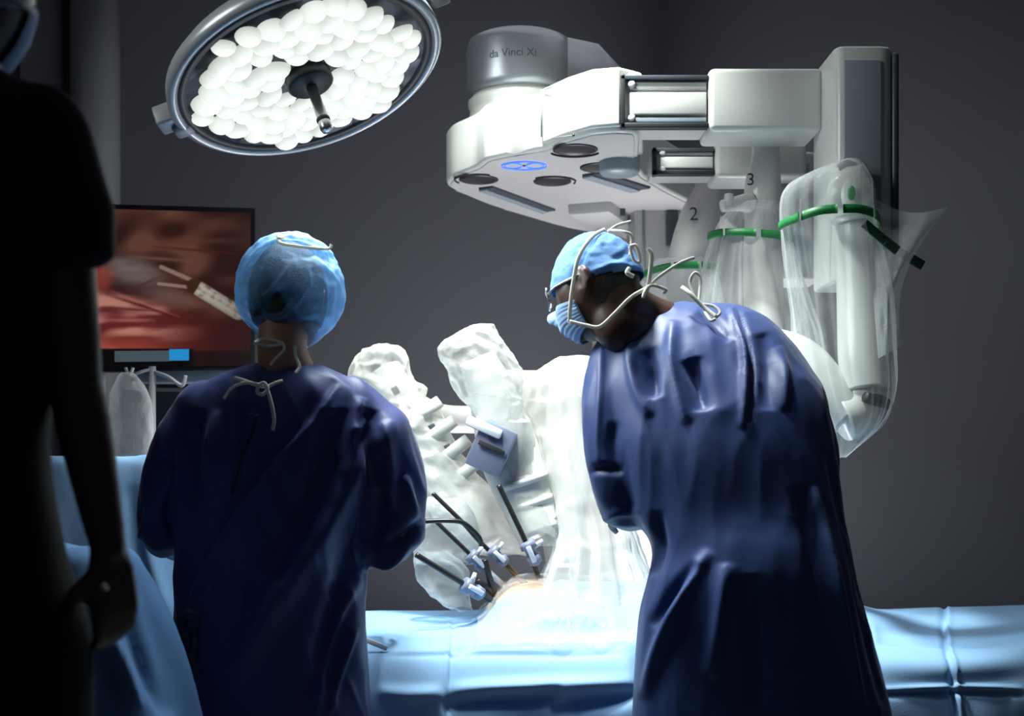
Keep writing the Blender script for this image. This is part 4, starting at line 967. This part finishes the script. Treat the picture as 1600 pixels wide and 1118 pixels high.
put('trousers', remesh([capsule([Vector(H), Vector(H).lerp(A, .5) + Vector((0, .01, 0)), A + Vector((0, 0, .03))], [.10, .082, .062]) for H, A in zip(HI, AN)], .012, 3), M['gowndark'], wo)
put('shoe', shoe((AN[0].x, AN[0].y), (0, 1, 0)), M['shoe'], wo); put('shoe', shoe((AN[1].x, AN[1].y), (0, 1, 0)), M['shoe'], wo)

# ---- bending man
YM = 2.6
mloc = Vector((P(1180, 0, YM).x, YM, 0))
mo = thing('person', mloc, 'man bending forward in blue gown, tied blue cap and face mask', 'person')
TM = head_frame(P(932, 452, 2.745), (-.83, .50, -.28), (.05, .05, 1))
SH = [P(965, 560, 2.80), P(1215, 585, 2.80)]; EL = [P(972, 775, 2.72), P(1270, 790, 2.76)]; WR = [P(985, 800, 2.95), P(1190, 800, 3.0)]
HI = [P(1120, 980, 2.6), P(1238, 980, 2.6)]; AN = [Vector((P(1120, 0, YM).x, YM, .10)), Vector((P(1250, 0, YM).x, YM, .10))]
g = body_geo(TM, P(1015, 515, 2.79), [SH[1], SH[0]], [EL[1], EL[0]], [WR[1], WR[0]], [HI[1], HI[0]], [AN[1], AN[0]], [(-.2, 1, -.1), (.2, 1, -.1)], [(0, 0, -1), (0, 0, -1)], 1.0)
g.append(capsule([TM @ Vector((0, -.045, -.045)), P(1000, 495, 2.765), P(1040, 520, 2.79)], [.058, .060, .07]))
put('body', remesh(g, .006, 3), M['darkskin'], mo)
D, Fc = sphere_dirs(72, 50)
def brim(d): return d[2] - (.10 + .10 * d[1])
put('hair', ([TM @ (head_pt(*d) * 1.018) for d in D], [f for f in Fc if D[f[0]][2] > -.45 and D[f[0]][1] < .35 and not (abs(D[f[0]][0]) > .75 and D[f[0]][2] < .1 and D[f[0]][1] > -.25)]), M['hair'], mo)
D, Fc = sphere_dirs(130, 90); V = []
for d in D:
    x, y, z = d; p = head_pt(x, y, z) * 1.085; p.z *= 1.03
    if y < 0: p.y *= 1.04
    ph = math.atan2(y, x); e = max(0, 1 - abs(brim(d)) / .25)
    p *= 1 + .020 * noise.noise(Vector((x * 4, y * 4, z * 3))) * max(0, min(1, (brim(d)) * 3)) + .009 * noise.noise(Vector((ph * 9, z * 2, 0))) * max(0, z)
    V.append(p)
me = mesh([TM @ p for p in V], [f for f in Fc if brim(D[f[0]]) > 0])
sculpt(me, [([(868, 455), (910, 435), (950, 425), (1000, 430)], 4, -.005, 'g'), ([(866, 464), (910, 444), (950, 434), (1005, 440)], 4, .005, 'g'), ([(898, 470), (905, 420), (925, 380), (945, 362)], 3, -.004, 'g'),
            ([(940, 380), (955, 400), (985, 395)], 6, -.006, 'g'), ([(925, 425), (960, 412), (990, 415)], 3, .005, 'g'), ([(870, 400), (885, 385), (905, 370)], 6, -.004, 'g'), ([(955, 370), (975, 372), (990, 385)], 6, .005, 'g'), ([(915, 445), (930, 440), (945, 428)], 4, .005, 'g')])
wrinkle(me, .0012, 34, 34, 34, 5, True)
sm = me
o = put('cap', me, M['cap'], mo); md = o.modifiers.new('thickness', 'SOLIDIFY'); md.thickness = .002
# mask shell over nose, mouth and chin
V = []; Fc = []; na, nz_ = 50, 30
for i in range(na):
    a = -1.35 + 2.7 * i / (na - 1)
    for j in range(nz_):
        z = -.13 - .76 * j / (nz_ - 1) * (1 - .25 * abs(a / 1.35)); z -= .12 * (abs(a) / 1.35) ** 2 * (1 - j / nz_)
        rr = math.sqrt(max(0, 1 - z * z)); p = head_pt(math.sin(a) * rr, math.cos(a) * rr, z)
        p = p * 1.05 + Vector((0, .012 * math.cos(a) ** 2 * (1 - (2 * j / nz_ - 1) ** 2), 0)); p += Vector((0, 0, .0015)) * math.sin(j * 1.9)
        V.append(TM @ p)
for i in range(na - 1):
    for j in range(nz_ - 1): Fc.append((i * nz_ + j, i * nz_ + j + 1, (i + 1) * nz_ + j + 1, (i + 1) * nz_ + j))
o = put('face_mask', (V, Fc), M['mask'], mo); md = o.modifiers.new('thickness', 'SOLIDIFY'); md.thickness = .002
hl = lambda x, y, z: TM @ Vector((x, y, z))
def hp_(px, py, out=.004):               # point on the near side of the man's head under a pixel
    c = TM.translation; d0 = P(px, py, 1) - Vector((0, 0, HC)); d0.normalize(); o0 = Vector((0, 0, HC)); Ti = TM.inverted()
    best = None
    for k in range(260):
        p = o0 + d0 * (2.40 + k * .0014); q = Ti @ p
        if q.length > .2: continue
        s = head_pt(*q)
        if q.length < s.length * 1.085 + out: return p
    return o0 + d0 * ((c - o0).length)
def htie(name, pts, r=.005): return put(name, tube([hp_(*p) for p in pts], r * .8, 8, seg=8 * len(pts), flat=.3, up=(0.05, 1, 0.03)), M['tie'], mo)
htie('mask_tie', [(890, 505), (891, 480), (896, 440), (905, 400), (925, 370), (945, 358)], .0055)
tie('mask_tie', [(890, 502, 2.56), (915, 508, 2.555), (937, 510, 2.55), (960, 490, 2.545), (985, 465, 2.545), (1010, 450, 2.56)], mo, .006)
tie('mask_tie', [(1012, 388, 2.54), (1018, 400, 2.54), (1014, 440, 2.545), (1010, 455, 2.55)], mo, .007)
tie('mask_tie', [(1010, 452, 2.55), (1030, 432, 2.54), (1060, 412, 2.53), (1085, 402, 2.53)], mo, .005)
tie('mask_tie', [(1008, 452, 2.55), (1005, 464, 2.545), (1016, 446, 2.54), (1040, 452, 2.54), (1036, 458, 2.54)], mo, .005)
tie('cap_tie', [(950, 362, 2.58), (965, 352, 2.58), (986, 346, 2.58)], mo, .005); tie('cap_tie', [(950, 360, 2.58), (975, 362, 2.56), (987, 370, 2.56), (984, 400, 2.555)], mo, .005)
tie('cap_tie', [(984, 385, 2.55), (990, 405, 2.548), (1000, 408, 2.548), (994, 384, 2.55), (984, 385, 2.55)], mo, .005); tie('cap_tie', [(984, 418, 2.55), (980, 426, 2.545), (990, 432, 2.548)], mo, .007)
rowsM = [(476, 1030, 1120, 2.85, .05), (482, 1000, 1160, 2.845, .09), (500, 968, 1196, 2.83, .125), (530, 950, 1228, 2.80, .15), (570, 940, 1258, 2.77, .165), (620, 940, 1290, 2.735, .175), (700, 955, 1302, 2.69, .175), (800, 990, 1314, 2.65, .17), (850, 1018, 1324, 2.62, .17), (900, 1016, 1333, 2.6, .17),
         (960, 1000, 1349, 2.6, .175), (1050, 992, 1372, 2.6, .18), (1118, 988, 1388, 2.6, .19), (1250, 982, 1415, 2.6, .2), (1420, 975, 1445, 2.6, .2)]
foldsM = [([(1010, 545), (1018, 575), (1022, 605), (1025, 620)], 10, -.022, 'g'), ([(1080, 560), (1092, 600), (1100, 640)], 13, -.024, 'g'), ([(1052, 500), (1048, 560), (1062, 620), (1075, 660)], 8, .012, 'g'),
          ([(990, 520), (985, 560), (996, 610), (1015, 650)], 8, .012, 'g'), ([(1142, 480), (1160, 540), (1164, 600), (1160, 668)], 4, .014, 'g'), ([(1150, 480), (1172, 540), (1175, 600), (1172, 660)], 5, -.012, 'g'),
          ([(1090, 486), (1120, 505), (1142, 530)], 7, -.012, 'g'), ([(1190, 520), (1200, 570), (1200, 640)], 14, -.014, 'g'), ([(1215, 540), (1225, 580), (1225, 640)], 8, .010, 'g'),
          ([(940, 520), (938, 600), (934, 680), (935, 730)], 4, .005, 'g'), ([(918, 738), (940, 732), (975, 735)], 6, -.012, 'g'), ([(960, 660), (955, 700), (965, 740)], 8, -.010, 'g'), ([(940, 815), (965, 800), (1000, 800)], 7, .008, 'g'),
          ([(1025, 800), (1030, 850), (1020, 900)], 10, -.014, 'g'), ([(1110, 860), (1070, 920), (1030, 1010), (1005, 1090)], 10, .014, 'g'), ([(1090, 880), (1050, 930), (1020, 980)], 9, -.014, 'g'), ([(1135, 880), (1125, 960), (1110, 1060)], 12, .014, 'g'), ([(1170, 900), (1175, 980), (1180, 1100)], 14, -.014, 'g'),
          ([(1270, 760), (1300, 880), (1320, 980), (1350, 1118)], 7, .016, 'g'), ([(1250, 760), (1275, 880), (1290, 1000), (1310, 1118)], 14, -.016, 'g'), ([(1290, 700), (1325, 840), (1350, 960), (1380, 1100)], 6, -.012, 'g')]
gm = gown_of(mo, rowsM, [([(970, 560, 2.77), (958, 640, 2.72), (962, 730, 2.68)], [.070, .070, .064]), ([(968, 745, 2.68), (978, 785, 2.70), (985, 795, 2.84)], [.066, .060, .05]), ([(1225, 600, 2.79), (1262, 700, 2.76), (1262, 780, 2.78)], [.07, .068, .06]), ([(1262, 790, 2.78), (1200, 800, 2.95)], [.055, .045])],
              foldsM, M['gown2'], seed=12, wr=.0016, gain=1.25)
tie('neck_tie', [(1065, 448, 2.62), (1078, 458, 2.60), (1100, 480, 2.59), (1118, 494, 2.575)], gm, .007); tie('neck_tie', [(1084, 462, 2.61), (1078, 440, 2.62), (1086, 426, 2.62), (1094, 436, 2.62), (1092, 470, 2.60)], gm, .005)
tie('neck_tie', [(1095, 475, 2.6), (1115, 478, 2.59), (1125, 488, 2.58), (1118, 496, 2.575)], gm, .005)
tie('neck_tie', [(1100, 485, 2.59), (1110, 500, 2.57), (1118, 498, 2.57)], gm, .005)
put('trousers', remesh([capsule([Vector(H), Vector(H).lerp(A, .5) + Vector((0, .01, 0)), A + Vector((0, 0, .03))], [.10, .082, .062]) for H, A in zip(HI, AN)], .012, 3), M['gowndark'], mo)
put('shoe', shoe((AN[0].x, AN[0].y), (-.2, 1, 0)), M['shoe'], mo); put('shoe', shoe((AN[1].x, AN[1].y), (-.1, 1, 0)), M['shoe'], mo)
# glasses seen at the edge of the face
put('glasses', join([tube([hl(-.080, .0, .018), hl(-.078, .06, .014), hl(-.066, .088, .008)], .0022, 8, seg=14), tube([hl(-.066, .090, .022), hl(-.03, .112, .022), hl(-.014, .112, .004), hl(-.03, .112, -.016), hl(-.060, .094, -.014), hl(-.066, .090, .022)], .0022, 8, seg=36)]), M['steel'], mo)

# ---- man in black, closest, cut by the left edge
YD = 1.45
dl = Vector((P(-150, 0, YD).x, YD, 0))
do = thing('person', dl, 'man in black short-sleeved scrubs standing closest at the left edge, arm hanging down', 'person')
TD = head_frame(P(-62, -30, YD), (.25, .95, -.05))
SH = [P(78, 215, YD), P(-350, 215, YD)]; EL = [P(118, 600, YD + .02), P(-400, 600, YD)]; WR = [P(168, 850, YD + .01), P(-420, 850, YD + .05)]
HI = [P(-60, 980, YD), P(-230, 980, YD)]; AN = [Vector((P(-30, 0, YD).x, YD, .10)), Vector((P(-250, 0, YD).x, YD, .10))]
g = body_geo(TD, P(-75, 135, YD), SH, EL, WR, HI, AN, [(.03, .25, -1), (-.03, .15, -1)], [(-.75, .5, 0), (.75, .5, 0)], .88, .9)
put('body', remesh(g, .006, 3), M['darkskin'], do)
rowsD = [(110, -140, 0, YD, .06), (122, -200, 30, YD, .085), (150, -270, 66, YD, .10), (190, -330, 95, YD, .11), (260, -370, 98, YD, .12), (400, -375, 92, YD, .125), (560, -360, 82, YD, .125), (700, -355, 66, YD, .125), (860, -365, 92, YD, .13), (980, -370, 132, YD, .135), (1118, -372, 138, YD, .14), (1240, -370, 136, YD, .14)]
sc_ = remesh([rows_loft(rowsD, 72, 90, 2.25), capsule([P(62, 205, YD), P(88, 290, YD), P(104, 350, YD)], [.058, .058, .060]), tube([P(100, 330, YD), P(106, 412, YD)], [.060, .056], 24), tube([P(-350, 215, YD), P(-380, 400, YD)], [.06, .06], 24)], .009, 4)
wrinkle(sc_, .005, 7, 7, 3, 4); put('scrub_top', sc_, M['scrub'], do)
put('trousers', remesh([capsule([H, H.lerp(A, .5), A + Vector((0, 0, .04))], [.095, .085, .07]) for H, A in zip(HI, AN)], .012, 3), M['scrub'], do)
put('shoe', shoe((AN[0].x, AN[0].y), (.1, 1, 0)), M['shoe'], do); put('shoe', shoe((AN[1].x, AN[1].y), (-.1, 1, 0)), M['shoe'], do)
D, Fc = sphere_dirs(48, 30)
put('cap', ([TD @ (head_pt(*d) * 1.07) for d in D], [f for f in Fc if D[f[0]][2] > .12 * D[f[0]][1] + .02]), M['gowndark'], do)
put('mask_tie', tube([TD @ Vector((.074, .04, -.03)), TD @ Vector((.082, .0, -.035)), TD @ Vector((.066, -.05, -.055)), TD @ Vector((.02, -.088, -.07)), TD @ Vector((-.02, -.088, -.07))], .0045, 8, seg=30, flat=.4), M['bluegrey'], do)
V = []; Fc = []
for i in range(30):
    a = -1.2 + 2.4 * i / 29
    for j in range(16):
        z = -.15 - .7 * j / 15; rr = math.sqrt(1 - z * z); V.append(TD @ (head_pt(math.sin(a) * rr, math.cos(a) * rr, z) * 1.06))
for i in range(29):
    for j in range(15): Fc.append((i * 16 + j, i * 16 + j + 1, (i + 1) * 16 + j + 1, (i + 1) * 16 + j))
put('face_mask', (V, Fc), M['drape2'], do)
put('ring', tube([P(166, 920, YD - .03), P(160, 914, YD - .035), P(154, 918, YD - .03)], .003, 8, seg=9), M['steel'], do)
